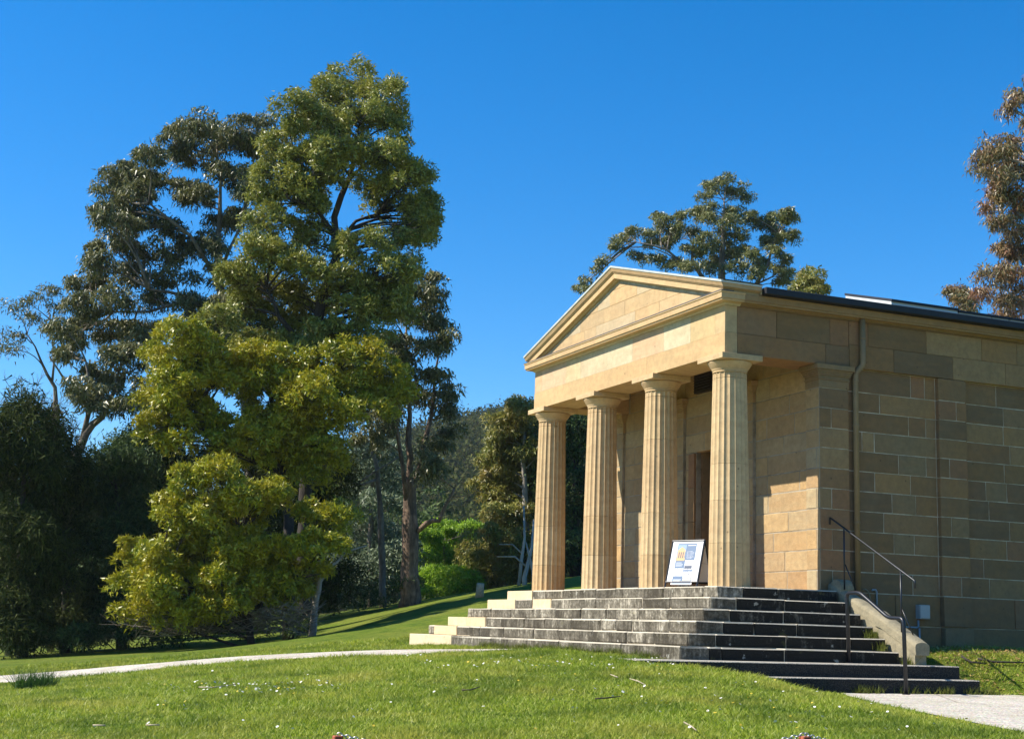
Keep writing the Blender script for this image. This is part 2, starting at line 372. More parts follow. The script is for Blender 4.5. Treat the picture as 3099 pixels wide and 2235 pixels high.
# ------------------------------------------------------------ dimensions of the portico
XL, XR, YF = -8.38, -0.352, 0.352        # entablature faces
HC = 4.0; RIS = 0.1966; TD = 0.325; TDL = 0.345; PXL = -8.76; YB = 2.44
WALLY = 2.36; ANTY = 2.30; YEND = 10.9; WX = -0.432
COLX = [-0.70, -3.165, -5.63, -8.07]; COLY = 0.67

# ------------------------------------------------------------ terrain
PAVPOLY = [(2.70, 3.75), (2.70, 0.45), (3.4, 0.05), (5.43, -0.98), (7.89, -2.0), (10.13, -2.92), (14.5, -4.7), (24, -8.6), (40, -14), (40, 3.9), (8, 3.75)]
CP = [(6.72, -11.53, -1.9), (8.07, -9.46, -1.8), (9.22, -7.63, -1.71), (11.18, -6.15, -1.63), (12.58, -5.18, -1.62),
      (-24.2, -9.29, -2.09), (-23.44, -3.74, -1.62), (-22.76, -0.89, -1.3), (-22.2, 1.01, -0.84), (-21.66, 2.62, -0.29), (-21.01, 4.31, 0.11), (-24.31, 9.18, 0.98),
      (-11.23, -10.22, -2.09), (-9.99, -8.1, -1.82), (-8.59, -6.05, -1.55), (-7.14, -4.43, -1.38), (-6.0, -3.19, -1.27), (-4.66, -1.69, -1.19),
      (-9.23, -10.36, -2.14), (-8.01, -8.38, -1.88), (-6.64, -6.49, -1.59), (-5.22, -4.99, -1.42), (-4.3, -3.79, -1.34),
      (2.75, 0.4, -1.60), (2.75, -0.87, -1.41), (2.6, -1.9, -1.24), (2.5, -3.3, -1.22), (0.4, -3.4, -1.23), (-2.3, -3.3, -1.23), (-2, -5, -1.38), (0.5, -1.7, -1.19),
      (-9.5, -1.9, -1.27), (-11.2, -1.2, -1.22), (-11, 2.5, -0.75), (-11, 6, -0.35), (-14, 2, -0.5), (-5, 14, 0.2), (0, 12, -0.8), (0.3, 4, -0.97), (0.3, 7, -0.95),
      (1.9, 4.4, -1.00), (2.3, 7, -1.02), (4.5, 7, -1.2), (8, 8, -1.4), (20.7, -12.6, -2.35), (15, -9.5, -2.0), (16, -6, -1.66), (28, -20, -2.6), (-12, -16, -2.5), (-30, -25, -2.8),
      (-60, -40, -4), (-60, 0, -2), (-60, 30, 3), (-30, 50, 4), (20, 60, 1), (60, 30, -1), (60, -40, -4), (20, -50, -4), (-20, -50, -4), (5, -16, -2.2), (4, -6, -1.42)]
CPA = np.array(CP)
def _U(r2): return np.where(r2 > 1e-12, 0.5*r2*np.log(np.maximum(r2, 1e-12)), 0.0)
_d = ((CPA[:, None, :2]-CPA[None, :, :2])**2).sum(-1); _N = len(CPA)
_A = np.zeros((_N+3, _N+3)); _A[:_N, :_N] = _U(_d)+np.eye(_N)*0.6; _A[:_N, _N] = 1; _A[:_N, _N+1:] = CPA[:, :2]; _A[_N, :_N] = 1; _A[_N+1:, :_N] = CPA[:, :2].T
_W = np.linalg.solve(_A, np.concatenate([CPA[:, 2], np.zeros(3)]))
def poly_dist(x, y, poly):
    x = np.asarray(x, float); y = np.asarray(y, float); best = np.full(x.shape, 1e9); inside = np.zeros(x.shape, bool); n = len(poly)
    for i in range(n):
        x0, y0 = poly[i]; x1, y1 = poly[(i+1) % n]; dx, dy = x1-x0, y1-y0
        t = np.clip(((x-x0)*dx+(y-y0)*dy)/(dx*dx+dy*dy), 0, 1)
        best = np.minimum(best, np.hypot(x-x0-t*dx, y-y0-t*dy))
        c = ((y0 > y) != (y1 > y)); xi = x0+(y-y0)*dx/(dy if dy else 1e-9); inside ^= (c & (x < xi))
    return np.where(inside, -best, best)
def sstep(t): t = np.clip(t, 0, 1); return t*t*(3-2*t)
def ground(x, y):
    x = np.asarray(x, float); y = np.asarray(y, float); sh = x.shape; X = x.ravel(); Y = y.ravel()
    z = np.empty(X.shape)
    for a in range(0, len(X), 20000):
        xx = X[a:a+20000]; yy = Y[a:a+20000]
        r2 = (xx[:, None]-CPA[None, :, 0])**2+(yy[:, None]-CPA[None, :, 1])**2
        z[a:a+20000] = _U(r2)@_W[:_N]+_W[_N]+_W[_N+1]*xx+_W[_N+2]*yy
    d = np.hypot(X, Y)
    # far country: wooded hill to the north-west
    az = np.arctan2(Y, -X)                      # 0 = towards -x, positive towards +y
    amp = 19+29*sstep((az-0.12)/0.30)-14*sstep((az-0.9)/0.8)-20*sstep((-az-0.5)/0.8)
    hill = -3+amp*sstep((d-75)/300)*1.06+2.0*np.sin(X*0.021+1.0)*np.cos(Y*0.017)*sstep((d-100)/100)
    z = z+(hill-z)*sstep((d-45)/35)
    pd = poly_dist(X, Y, PAVPOLY)
    k = sstep(pd/1.3); z = np.where(pd < 0, -1.62, -1.60*(1-k)+z*k)
    ins = (X > PXL-1.5) & (X < 2.3) & (Y > -1.45) & (Y < 2.4); z = np.where(ins, -1.45, z)
    ins2 = (X > XL+0.3) & (X < XR-0.5) & (Y >= 2.4) & (Y < YEND-0.5); z = np.where(ins2, -1.2, z)
    return z.reshape(sh)
def g1(x, y): return float(ground(np.array([x]), np.array([y]))[0])
def hit(u, v, smin=6, smax=110):     # where the line of sight (u, v) meets the ground
    s_ = np.linspace(smin, smax, 700); r = ray(u*1.3664, v*1.3664); r = r/np.hypot(r[0], r[1])
    P = CAM[None]+r[None]*s_[:, None]; below = P[:, 2] < ground(P[:, 0], P[:, 1])
    i = int(np.argmax(below)) if below.any() else 699
    return P[i, 0], P[i, 1], g1(P[i, 0], P[i, 1]), s_[i]
def axis_pts(lo, hi, a, b, step, k=1.13):
    mid = list(np.arange(a, b, step)); L = []; x = a; st = step
    while x > lo: st *= k; x -= st; L.append(x)
    R = []; x = mid[-1]; st = step
    while x < hi: st *= k; x += st; R.append(x)
    return np.array(L[::-1]+mid+R)
gx = axis_pts(-900, 900, -14, 14, 0.22); gy = axis_pts(-900, 900, -13, 8, 0.22)
GX, GY = np.meshgrid(gx, gy); GZ = ground(GX, GY)
nx, ny = len(gx), len(gy)
gv = np.stack([GX.ravel(), GY.ravel(), GZ.ravel()], 1)
ii = (np.arange(ny-1)[:, None]*nx+np.arange(nx-1)[None]).ravel()
gf = np.stack([ii, ii+1, ii+1+nx, ii+nx], 1)
me = bpy.data.meshes.new('lawn'); me.from_pydata(gv.tolist(), [], gf.tolist()); me.polygons.foreach_set('use_smooth', [True]*len(gf))
lawn = link('ground', me, m_lawn); tag(lawn, 'green lawn sloping up to the temple and on to the wooded hill', 'ground', kind='structure')

# gravel path: strip draped on the ground
def strip(name, left, right, mat, label, cat, lift=0.02, sub=14, cross=8):
    def dens(P):
        P = np.array(P, float); t = np.linspace(0, len(P)-1, (len(P)-1)*sub+1); i = np.minimum(t.astype(int), len(P)-2); f = (t-i)[:, None]
        P0 = P[np.maximum(i-1, 0)]; P1 = P[i]; P2 = P[i+1]; P3 = P[np.minimum(i+2, len(P)-1)]
        return 0.5*((2*P1)+(-P0+P2)*f+(2*P0-5*P1+4*P2-P3)*f**2+(-P0+3*P1-3*P2+P3)*f**3)
    A = dens(left); B = dens(right); n = len(A)
    A = A+rng.normal(0, 0.02, A.shape); B = B+rng.normal(0, 0.03, B.shape)
    t = np.linspace(0, 1, cross); P = A[:, None]*(1-t)[None, :, None]+B[:, None]*t[None, :, None]
    X = P[..., 0]; Y = P[..., 1]; Z = ground(X, Y)+lift
    Z[:, 0] -= 0.05; Z[:, -1] -= 0.05
    vs_ = np.stack([X.ravel(), Y.ravel(), Z.ravel()], 1)
    i = (np.arange(n-1)[:, None]*cross+np.arange(cross-1)[None]).ravel(); f = np.stack([i, i+1, i+1+cross, i+cross], 1)
    me = bpy.data.meshes.new(name); me.from_pydata(vs_.tolist(), [], f.tolist()); o = link(name, me, mat)
    bpy.context.view_layer.update()
    return tag(o, label, cat, kind='structure')
PL = [(-3.3, -1.60), (-3.9, -1.62), (-4.66, -1.72), (-6.15, -3.05), (-7.4, -4.2), (-8.9, -5.85), (-10.35, -7.9), (-11.6, -10.1), (-12.6, -13.5), (-13.5, -18)]
PR = [(-3.0, -1.95), (-3.3, -2.5), (-3.8, -3.3), (-4.5, -4.1), (-5.5, -5.25), (-6.8, -6.7), (-8.15, -8.6), (-9.35, -10.5), (-10.6, -13.7), (-11.4, -18)]
strip('path', PL, PR, m_gravel, 'pale gravel path crossing the lawn below the temple steps', 'path')
mb = MB()
vsP = [(x, y, -1.585) for x, y in PAVPOLY]; mb.add(vsP, [tuple(range(len(vsP)-1, -1, -1))])
pav = mb.build('pavement', m_gravel); 
if pav.data.polygons[0].normal.z < 0: pav.data.flip_normals()
tag(pav, 'pale pebbled pavement at the foot of the right hand steps', 'pavement', kind='structure')

# ------------------------------------------------------------ stone steps
def flat(o): return o
steps = empty('stone_steps', (0, 0, -1.2)); tag(steps, 'broad flight of blackened sandstone steps round the porch, a few blocks in pale stone', 'steps')
def stone(name, parent, a, b, mat, e=0.012, jit=0.0):
    mb = MB(); c = (np.array(a)+np.array(b))/2
    mb.box(np.array(a)-c, np.array(b)-c, e, jit=jit)
    o = mb.build(name, mat, parent); pl = Vector(parent.location) if parent else Vector()
    o.location = Vector(c)-world_of(parent); return o
def world_of(p):
    v = Vector((0, 0, 0))
    while p is not None: v += p.location; p = p.parent
    return v
FJ = {0: [-8.76, -7.43, -5.9, -4.45, -3.63, -2.74, -1.8, -0.44, 0.0],
      1: [-9.1, -7.57, -6.69, -5.79, -3.8, -2.0, -0.99, 0.325],
      2: [-9.45, -9.07, -8.1, -7.02, -5.91, -4.87, -3.75, -2.72, -1.53, -0.54, 0.65],
      3: [-9.80, -8.68, -7.6, -6.76, -5.6, -4.63, -3.48, -2.3, -1.72, -1.14, 0.13, 0.975],
      4: [-10.14, -9.78, -8.41, -7.7, -7.1, -5.86, -4.42, -3.35, -1.96, -0.7, 0.22, 1.30],
      5: [-10.48, -7.86, -5.72, -4.0, -2.62, -0.26, 1.625]}
PALE = {0: [0], 1: [0, 2], 2: [], 3: [0, 1], 4: [1], 5: [0]}
SJ = {0: [1.2], 1: [-0.19, 1.12], 2: [-0.3, 0.87], 3: [-0.6, 0.1, 0.9], 4: [-0.7, 0.48, 1.7], 5: [-0.9, 0.23, 1.45]}
for k in range(6):
    y0 = -k*TD; x1 = k*TD; zt = -k*RIS; zb = -(k+1)*RIS - (0.25 if k == 5 else 0.0); J = FJ[k]; J[-1] = x1
    dep = 0.5
    for i in range(len(J)-1):
        gap = 0.007; mat = m_pale if i in PALE[k] else m_black
        j = 0.007 if mat is m_black else 0.001
        off = random.uniform(-0.008, 0.008) if 0 < i < len(J)-2 else 0
        o = stone('step_stone', steps, (J[i]+gap, y0+off, zb+0.002), (J[i+1]-gap, y0+dep, zt-random.uniform(0, 0.006)), mat, 0.020 if mat is m_black else 0.008, j)
        if mat is m_pale: o['label'] = 'pale replacement step stone'
    SJk = [y0+dep+0.004]+[q for q in SJ[k] if q > y0+dep+0.2]+[2.40]
    for i in range(len(SJk)-1):
        stone('step_stone', steps, (x1-dep, SJk[i]+0.004, zb+0.002), (x1+random.uniform(-0.006, 0.006), SJk[i+1]-0.004, zt-random.uniform(0, 0.006)), m_black_shade, 0.018, 0.005)
    mb = MB(); mb.box((J[0]+0.03, y0+0.022, zb), (x1-0.022, y0+0.45, zt-0.02)); mb.box((x1-0.45, y0+0.46, zb), (x1-0.022, 2.39, zt-0.02)); o = mb.build('mortar_bed', m_mortar, steps); o.location = -steps.location
    # left return
    xl = PXL-k*TDL; yy = y0+dep+0.004
    while yy < 2.3:
        y2 = min(yy+random.uniform(0.8, 1.3), 2.4)
        stone('step_stone', steps, (xl, yy, zb+0.002), (xl+dep, y2-0.004, zt-0.002), m_black, 0.02, 0.003); yy = y2+0.004
# podium paving and core
yy = 0.504
while yy < 2.35:
    y2 = min(yy+0.62, 2.40); xx = PXL+0.504
    while xx < -0.55:
        x2 = min(xx+random.uniform(0.9, 1.4), -0.504)
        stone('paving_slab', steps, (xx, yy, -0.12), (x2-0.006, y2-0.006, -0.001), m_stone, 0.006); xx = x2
    yy = y2
mb = MB(); mb.box((PXL+0.1, 0.1, -1.4), (-0.1, 2.40, -0.13)); mb.box((PXL-1.4, -1.2, -1.5), (1.3, 2.38, -0.99)); mb.box((PXL-0.9, -0.8, -1.4), (0.9, 2.38, -0.62)); mb.box((PXL-0.3, -0.3, -0.7), (0.3, 2.38, -0.24))
o = mb.build('rubble_core', m_mortar, steps); o.location = -steps.location
# two lower concrete steps
cs = empty('concrete_steps', (2.2, 0.5, -1.585)); tag(cs, 'two low dark pebbled concrete steps rising from the pavement to the stone steps', 'steps')
m_conc = simple('dark_pebbled_concrete', (0.13, 0.115, 0.09), 0.95, 0, 0.75, 60, 0.9)
def conc_mat():
    t = NT('pebbled_concrete_step'); co = t.coord(); v = t.n('ShaderNodeTexVoronoi', Scale=60.0); t.l(co, v.inputs['Vector'])
    d = t.ramp(v.outputs['Distance'], [(0.1, (0.09, 0.08, 0.06)), (0.5, (0.015, 0.014, 0.012))])
    up = t.ramp(v.outputs['Distance'], [(0.1, (0.58, 0.53, 0.43)), (0.7, (0.36, 0.32, 0.25))])
    geo = t.n('ShaderNodeNewGeometry'); sx = t.n('ShaderNodeSeparateXYZ'); t.l(geo.outputs['True Normal'], sx.inputs[0])
    t.l(t.mix(t.ramp(sx.outputs['Z'], [(0.3, (0, 0, 0)), (0.6, (1, 1, 1))]), d, up), t.b.inputs['Base Color']); t.b.inputs['Roughness'].default_value = 0.95  # black risers and pale tops carry shade and sunlight in their colour
    t.l(t.bump(v.outputs['Distance'], 0.8, 0.02), t.b.inputs['Normal']); return t.mat
m_conc = conc_mat()
stone('upper_step', cs, (1.62, -2.75, -1.75), (2.36, 2.98, -1.178), m_conc, 0.012, 0.0)
stone('lower_step', cs, (2.364, -1.6, -1.75), (2.72, 3.06, -1.376), m_conc, 0.012, 0.0)

# ------------------------------------------------------------ temple building
T = empty('temple_building', (0, 0, 0)); tag(T, 'golden sandstone temple with pediment and four columned porch, gallery wall running back to the right', 'building')
def rowcuts(a, b, lo=0.35, hi=1.15):
    L = [a]; 
    while b-L[-1] > hi*1.15: L.append(L[-1]+random.choice([random.uniform(lo, 0.55), random.uniform(0.6, hi), random.uniform(0.7, hi)]))
    if b-L[-1] < lo*0.6 and len(L) > 1: L.pop()
    L.append(b); return L
# --- side wall
SW = empty('side_wall'); SW.parent = T
HCRS = 0.358; LV = [k*HCRS for k in range(11)]+[3.996]
gp = 0.016; nstone = 0
def side_row(x, ya, yb, z0, z1, cuts=None, depth=0.16, mat=None):
    global nstone
    for a, b in zip(*(lambda c: (c[:-1], c[1:]))(cuts or rowcuts(ya, yb))):
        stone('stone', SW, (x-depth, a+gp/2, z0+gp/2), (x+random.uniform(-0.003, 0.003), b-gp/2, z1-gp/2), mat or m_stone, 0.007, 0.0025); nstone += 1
PILS = [(4.94, 5.60), (7.60, 8.26)]
SEG = [(2.30, 2.94, XR), (2.944, 4.936, WX), (4.94, 5.60, XR), (5.604, 7.596, WX), (7.60, 8.26, XR), (8.264, YEND, WX)]
ROWC = {0: {1: [2.944, 4.35, 4.936]}, 1: {1: [2.944, 3.50, 4.936]}, 2: {1: [2.944, 3.95, 4.4, 4.936]}, 3: {1: [2.944, 3.73, 4.936]}, 4: {1: [2.944, 3.92, 4.45, 4.936]}, 5: {1: [2.944, 3.55, 4.34, 4.936]}, 6: {1: [2.944, 4.08, 4.7, 4.936]}, 7: {1: [2.944, 3.28, 3.55, 4.936]}, 8: {1: [2.944, 4.32, 4.71, 4.936]}, 9: {1: [2.944, 3.68, 4.936]}, 10: {1: [2.944, 4.38, 4.70, 4.936]}}
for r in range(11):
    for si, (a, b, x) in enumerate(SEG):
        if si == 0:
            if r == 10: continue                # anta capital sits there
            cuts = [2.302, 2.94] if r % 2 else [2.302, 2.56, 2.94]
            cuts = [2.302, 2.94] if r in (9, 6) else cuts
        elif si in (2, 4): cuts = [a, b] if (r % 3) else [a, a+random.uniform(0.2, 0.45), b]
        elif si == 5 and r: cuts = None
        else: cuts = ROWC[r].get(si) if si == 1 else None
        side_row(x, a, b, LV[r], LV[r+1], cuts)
# plinth courses (slightly proud) down to the ground
for si, (a, b, x) in enumerate(SEG):
    if si == 0: a = 2.47
    xx = x+(0.03 if x == XR else 0.02)
    for z0, z1 in ((-0.55, -0.004), (-0.93, -0.554), (-1.35, -0.934)):
        cuts = [a, b] if si in (0, 2, 4) else rowcuts(a, b, 0.5, 1.4)
        side_row(xx if z0 > -0.9 else xx+0.02, a, b, z0, z1, cuts, 0.2)
mb = MB(); mb.box((XL+0.13, WALLY+0.52, -1.6), (WX-0.010, YEND, 4.0)); mb.box((WX-0.3, WALLY+0.12, -1.6), (WX-0.010, WALLY+0.515, 4.0)); mb.box((XL+0.13, WALLY+0.12, -1.6), (XL+0.5, WALLY+0.515, 4.0)); mb.box((WX-0.1, 2.34, 0.0), (XR-0.011, 2.925, 3.99)); 
for a, b in PILS: mb.box((WX-0.05, a+0.03, -0.5), (XR-0.011, b-0.03, 3.99))
o = mb.build('mortar_bed', m_mortar, SW)
# --- front wall of the cella
FWp = empty('front_wall'); FWp.parent = T
DX0, DX1, DZ = -4.68, -3.66, 2.83
def front_rows(y, xa, xb, rows, mat=m_porch, depth=0.14, cutsf=None):
    for r in rows:
        z0, z1 = LVF[r], LVF[r+1]; segs = [(xa, xb)]
        if y == WALLY and z0 < DZ and xa < DX0 < xb: segs = [(xa, DX0-0.004), (DX1+0.004, xb)]
        for a, b in segs:
            if b-a < 0.1: continue
            c = cutsf(r) if cutsf else rowcuts(a, b)
            for p, q in zip(c[:-1], c[1:]):
                stone('stone', FWp, (p+gp/2, y+random.uniform(-0.003, 0.003), z0+gp/2), (q-gp/2, y+depth, z1-gp/2), mat, 0.007, 0.002)
LVF = LV[:11]+[3.996, 4.40, 4.82]
LVF[8] = DZ+0.002
ANT = [(-8.38, -7.80), (-5.62, -5.12), (-3.02, -2.50), (-0.77, XR)]
prev = None
for i in range(3):
    a = ANT[i][1]; b = ANT[i+1][0]; front_rows(WALLY, a+0.004, b-0.004, range(11))
front_rows(WALLY, XL+0.8, XR-0.8, (11, 12))
for i, (a, b) in enumerate(ANT):
    front_rows(ANTY, a, b if i < 3 else b-0.004, range(10), cutsf=(lambda r, a=a, b=b, i=i: ([a, b-0.004] if r % 2 else [a, a+0.32, b-0.004])) if i in (0, 3) else (lambda r, a=a, b=b: [a, b]), depth=0.2)
mb = MB(); y1 = WALLY+0.11
mb.box((XL+0.1, WALLY+0.006, 0), (DX0, y1, 4.81)); mb.box((DX1, WALLY+0.006, 0), (WX, y1, 4.81)); mb.box((DX0+.001, WALLY+0.006, DZ+0.02), (DX1-.001, y1, 4.81))
for a, b in ANT: mb.box((a+0.006, ANTY+0.006, 0.001), (b-0.006, WALLY+0.005, 3.99))
mb.build('mortar_bed', m_mortar_warm, FWp)
# anta capitals: stacked mouldings that wrap the pilaster
def cap(x0, x1, ysplit, right=False):
    mb = MB(); z = 3.584
    ya, yb = (ANTY, 2.5) if not right else (ANTY, 2.94)
    for z0, z1, p in ((3.584, 3.72, 0.004), (3.722, 3.752, 0.018), (3.754, 3.80, 0.008), (3.802, 3.832, 0.028), (3.834, 3.864, 0.042), (3.866, 3.900, 0.056), (3.902, 3.996, 0.085)):
        mb.box((x0-p, ya-p, z0), (x1+(p if right or x1 < -1 else 0), yb+(p if right else 0), z1), 0.006)
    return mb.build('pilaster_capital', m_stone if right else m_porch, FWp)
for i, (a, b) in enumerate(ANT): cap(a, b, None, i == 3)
# door: recess, reveals, leaves
D = empty('door'); D.parent = T
mb = MB(); mb.box((DX0-0.001, WALLY+0.40, 0), (DX1, WALLY+0.46, DZ)); mb.build('door_back', m_dark, D)
for i in range(4):
    w = (DX1-DX0)/4; mb = MB(); mb.box((DX0+i*w+0.004, WALLY+0.36, 0.02), (DX0+(i+1)*w-0.004, WALLY+0.398, DZ-0.01), 0.006); mb.build('door_board', m_dark, D)
for x0, x1 in ((DX0-0.13, DX0-0.002), (DX1+0.002, DX1+0.13)):
    mb = MB(); mb.box((x0, WALLY+0.14, 0), (x1, WALLY+0.5, DZ+0.1)); mb.build('door_reveal', m_stone, D)
for x0, x1 in ((DX0-0.24, DX0-0.01),):
    z = 0.0
    for h in (0.7, 0.72, 0.7, 0.70):
        mb = MB(); mb.box((x0, WALLY-0.05, z+0.003), (x1, WALLY-0.006, z+h-0.003), 0.005); mb.build('door_architrave', m_stone, D); z += h
# vent grille above the door
V = MB(); V.box((-4.63, WALLY-0.10, 4.03), (-3.93, WALLY-0.004, 4.41)); vent = V.build('vent_grille', m_vent, T)
for i in range(6):
    mb = MB(); z = 4.065+i*0.056; mb.add([(-4.60, WALLY-0.135, z), (-3.96, WALLY-0.135, z), (-3.96, WALLY-0.10, z+0.04), (-4.60, WALLY-0.10, z+0.04), (-4.60, WALLY-0.13, z-0.008), (-3.96, WALLY-0.13, z-0.008), (-3.96, WALLY-0.10, z+0.03), (-4.60, WALLY-0.10, z+0.03)],
        [(0, 1, 2, 3), (7, 6, 5, 4), (0, 4, 5, 1), (1, 5, 6, 2), (3, 7, 4, 0)]); mb.build('slat', m_vent, vent)
# --- entablature beams
EN = empty('entablature'); EN.parent = T
def beam(a, b, mat, name='architrave_stone', e=0.004): return stone(name, EN, a, b, mat, e)
BT = 0.72
AX = [XL, -6.85, -5.58, -4.4, -3.16, -1.92, XR]
AX = [XL, -5.58, -3.165, XR]
for a, b in zip(AX[:-1], AX[1:]): beam((a+0.001, YF, HC), (b-0.001, YF+0.25, HC+0.369), m_smooth, e=0.003)
FX = [XL, -8.01, -6.76, -6.06, -4.84, -3.75, -2.53, -1.54, -0.69, XR]
FT = HC+0.85
for a, b in zip(FX[:-1], FX[1:]): beam((a+0.001, YF+0.008, HC+0.372), (b-0.001-(0.008 if b == XR else 0), YF+0.25, FT), m_frieze, 'frieze_stone', 0.003)
# fillet between architrave and frieze
def sidebeam(cuts, z0, z1, x, mat, name):
    for a, b in zip(cuts[:-1], cuts[1:]): stone(name, EN, (x-BT, a+0.003, z0), (x+random.uniform(-0.003, 0.002), b-0.003, z1), mat, 0.005)
for a, b in zip(AX[:-1], AX[1:]): beam((a+(BT+.002 if a == XL else 0.001), YF+0.252, HC+0.001), (b-(BT+.002 if b == XR else 0.001), YF+BT, FT), m_smooth, e=0.003)
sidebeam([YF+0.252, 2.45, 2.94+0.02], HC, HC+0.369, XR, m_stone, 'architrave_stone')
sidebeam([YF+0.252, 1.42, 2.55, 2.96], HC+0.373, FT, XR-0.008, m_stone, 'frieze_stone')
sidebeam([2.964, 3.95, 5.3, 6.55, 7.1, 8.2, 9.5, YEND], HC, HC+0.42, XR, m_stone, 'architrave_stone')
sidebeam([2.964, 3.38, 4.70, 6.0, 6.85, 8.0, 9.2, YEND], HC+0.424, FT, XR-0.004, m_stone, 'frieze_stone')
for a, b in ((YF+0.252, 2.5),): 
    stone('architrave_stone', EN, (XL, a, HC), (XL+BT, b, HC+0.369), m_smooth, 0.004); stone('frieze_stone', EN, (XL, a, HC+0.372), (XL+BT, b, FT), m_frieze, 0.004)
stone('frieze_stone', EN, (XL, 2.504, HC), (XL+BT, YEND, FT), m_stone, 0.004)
CO_ = 0.19
# cornice: stacked slabs, splayed ones as frusta
def slab(x0, y0, x1, y1, z0, z1, p0, p1, name, mat):
    mb = MB()
    vs_ = [(x0-p0, y0-p0, z0), (x1+p0, y0-p0, z0), (x1+p0, y1, z0), (x0-p0, y1, z0), (x0-p1, y0-p1, z1), (x1+p1, y0-p1, z1), (x1+p1, y1, z1), (x0-p1, y1, z1)]
    mb.convex(vs_, [(0, 1, 2, 3), (4, 5, 6, 7), (0, 1, 5, 4), (1, 2, 6, 5), (2, 3, 7, 6), (3, 0, 4, 7)]); return mb.build(name, mat, EN)
CO = 0.19
YC = YF+0.30
def sslab(z0, z1, p0, p1, name):
    for nm_, xa, sg in ((name, XR, 1), (name, XL, -1)):
        mb = MB(); xi = xa-sg*0.6
        vs_ = [(xi, YC+0.002, z0), (xa+sg*p0, YC+0.002, z0), (xa+sg*p0, YEND, z0), (xi, YEND, z0), (xi, YC+0.002, z1), (xa+sg*p1, YC+0.002, z1), (xa+sg*p1, YEND, z1), (xi, YEND, z1)]
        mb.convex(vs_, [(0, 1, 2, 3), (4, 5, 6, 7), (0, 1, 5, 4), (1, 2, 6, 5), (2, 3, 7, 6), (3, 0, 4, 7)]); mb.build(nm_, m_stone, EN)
for z0, z1, p0, p1, nm_ in ((FT+0.002, FT+0.028, 0.012, 0.035, 'bed_moulding'), (FT+0.029, FT+0.048, 0.045, 0.05, 'bed_moulding'), (FT+0.049, FT+0.080, CO_-0.035, CO_-0.035, 'cornice_soffit'), (FT+0.081, FT+0.195, CO_-0.012, CO_-0.012, 'cornice_corona')): sslab(z0, z1, p0, p1, nm_)
slab(XL, YF, XR, YC, FT+0.002, FT+0.028, 0.012, 0.035, 'bed_moulding', m_frieze)
slab(XL, YF, XR, YC, FT+0.029, FT+0.048, 0.045, 0.05, 'bed_moulding', m_frieze)
slab(XL, YF, XR, YC, FT+0.049, FT+0.080, CO-0.035, CO-0.035, 'cornice_soffit', m_frieze)
CT = FT+0.195
slab(XL, YF, XR, YC, FT+0.081, CT-0.02, CO-0.012, CO-0.012, 'cornice_corona', m_smooth)
slab(XL, YF, XR, YC, CT-0.019, CT, CO, CO+0.006, 'cornice_fillet', m_smooth)
mb = MB(); mb.box((XL-CO-0.002, YF-CO-0.004, CT+0.002), (XR+CO+0.01, YF+0.06, CT+0.022)); mb.build('lead_flashing', m_leaddark, EN)
mb = MB(); mb.box((XL+0.6, YF+0.31, FT+0.003), (XR-0.602, YEND, FT+0.06)); mb.build('ceiling', m_plume, EN)
# --- pediment
PD = empty('pediment'); PD.parent = T
XC = (XL+XR)/2; HALF = (XR-XL)/2+CO; SL = math.tan(math.radians(15.6))
# tympanum stones clipped to the triangle
def clip(poly, f):
    out = []
    for i in range(len(poly)):
        a, b = poly[i], poly[(i+1) % len(poly)]; fa, fb = f(a), f(b)
        if fa >= 0: out.append(a)
        if (fa >= 0) != (fb >= 0): t = fa/(fa-fb); out.append((a[0]+(b[0]-a[0])*t, a[1]+(b[1]-a[1])*t))
    return out
zb = CT+0.024; apex = CT+HALF*SL-0.30+0.06
TYJ = [[-8.2, -7.3, -6.5, -5.9, -5.35, -3.66, -2.7, -1.9, -1.2, -0.5], [-7.5, -6.1, -5.0, -4.7, -4.1, -2.41, -1.85, -1.3, -0.6], [-6.5, -5.3, -4.75, -3.6, -2.2], [-5.5, -4.5, -3.4]]
hh = 0.30
for r, J in enumerate(TYJ):
    z0 = zb+r*hh; z1 = z0+hh
    J = [XL]+J+[XR]
    for a, b in zip(J[:-1], J[1:]):
        p = [(a+0.003, z0+0.003), (b-0.003, z0+0.003), (b-0.003, z1-0.003), (a+0.003, z1-0.003)]
        lim = lambda q, s: (apex+0.10-q[1])-abs(q[0]-XC)*SL if True else 0
        p = clip(p, lambda q: (apex+0.10-q[1])-(q[0]-XC)*SL); p = clip(p, lambda q: (apex+0.10-q[1])+(q[0]-XC)*SL) if len(p) > 2 else p
        if len(p) < 3: continue
        mb = MB(); mb.prism(p, YF+random.uniform(0, 0.006), YF+0.2, 1); mb.build('tympanum_stone', m_tymp, PD)
mb = MB(); mb.prism([(XL, zb), (XR, zb), (XC, zb+(XR-XC)*SL)], YF+0.012, YF+0.3, 1); mb.build('mortar_bed', m_mortar, PD)
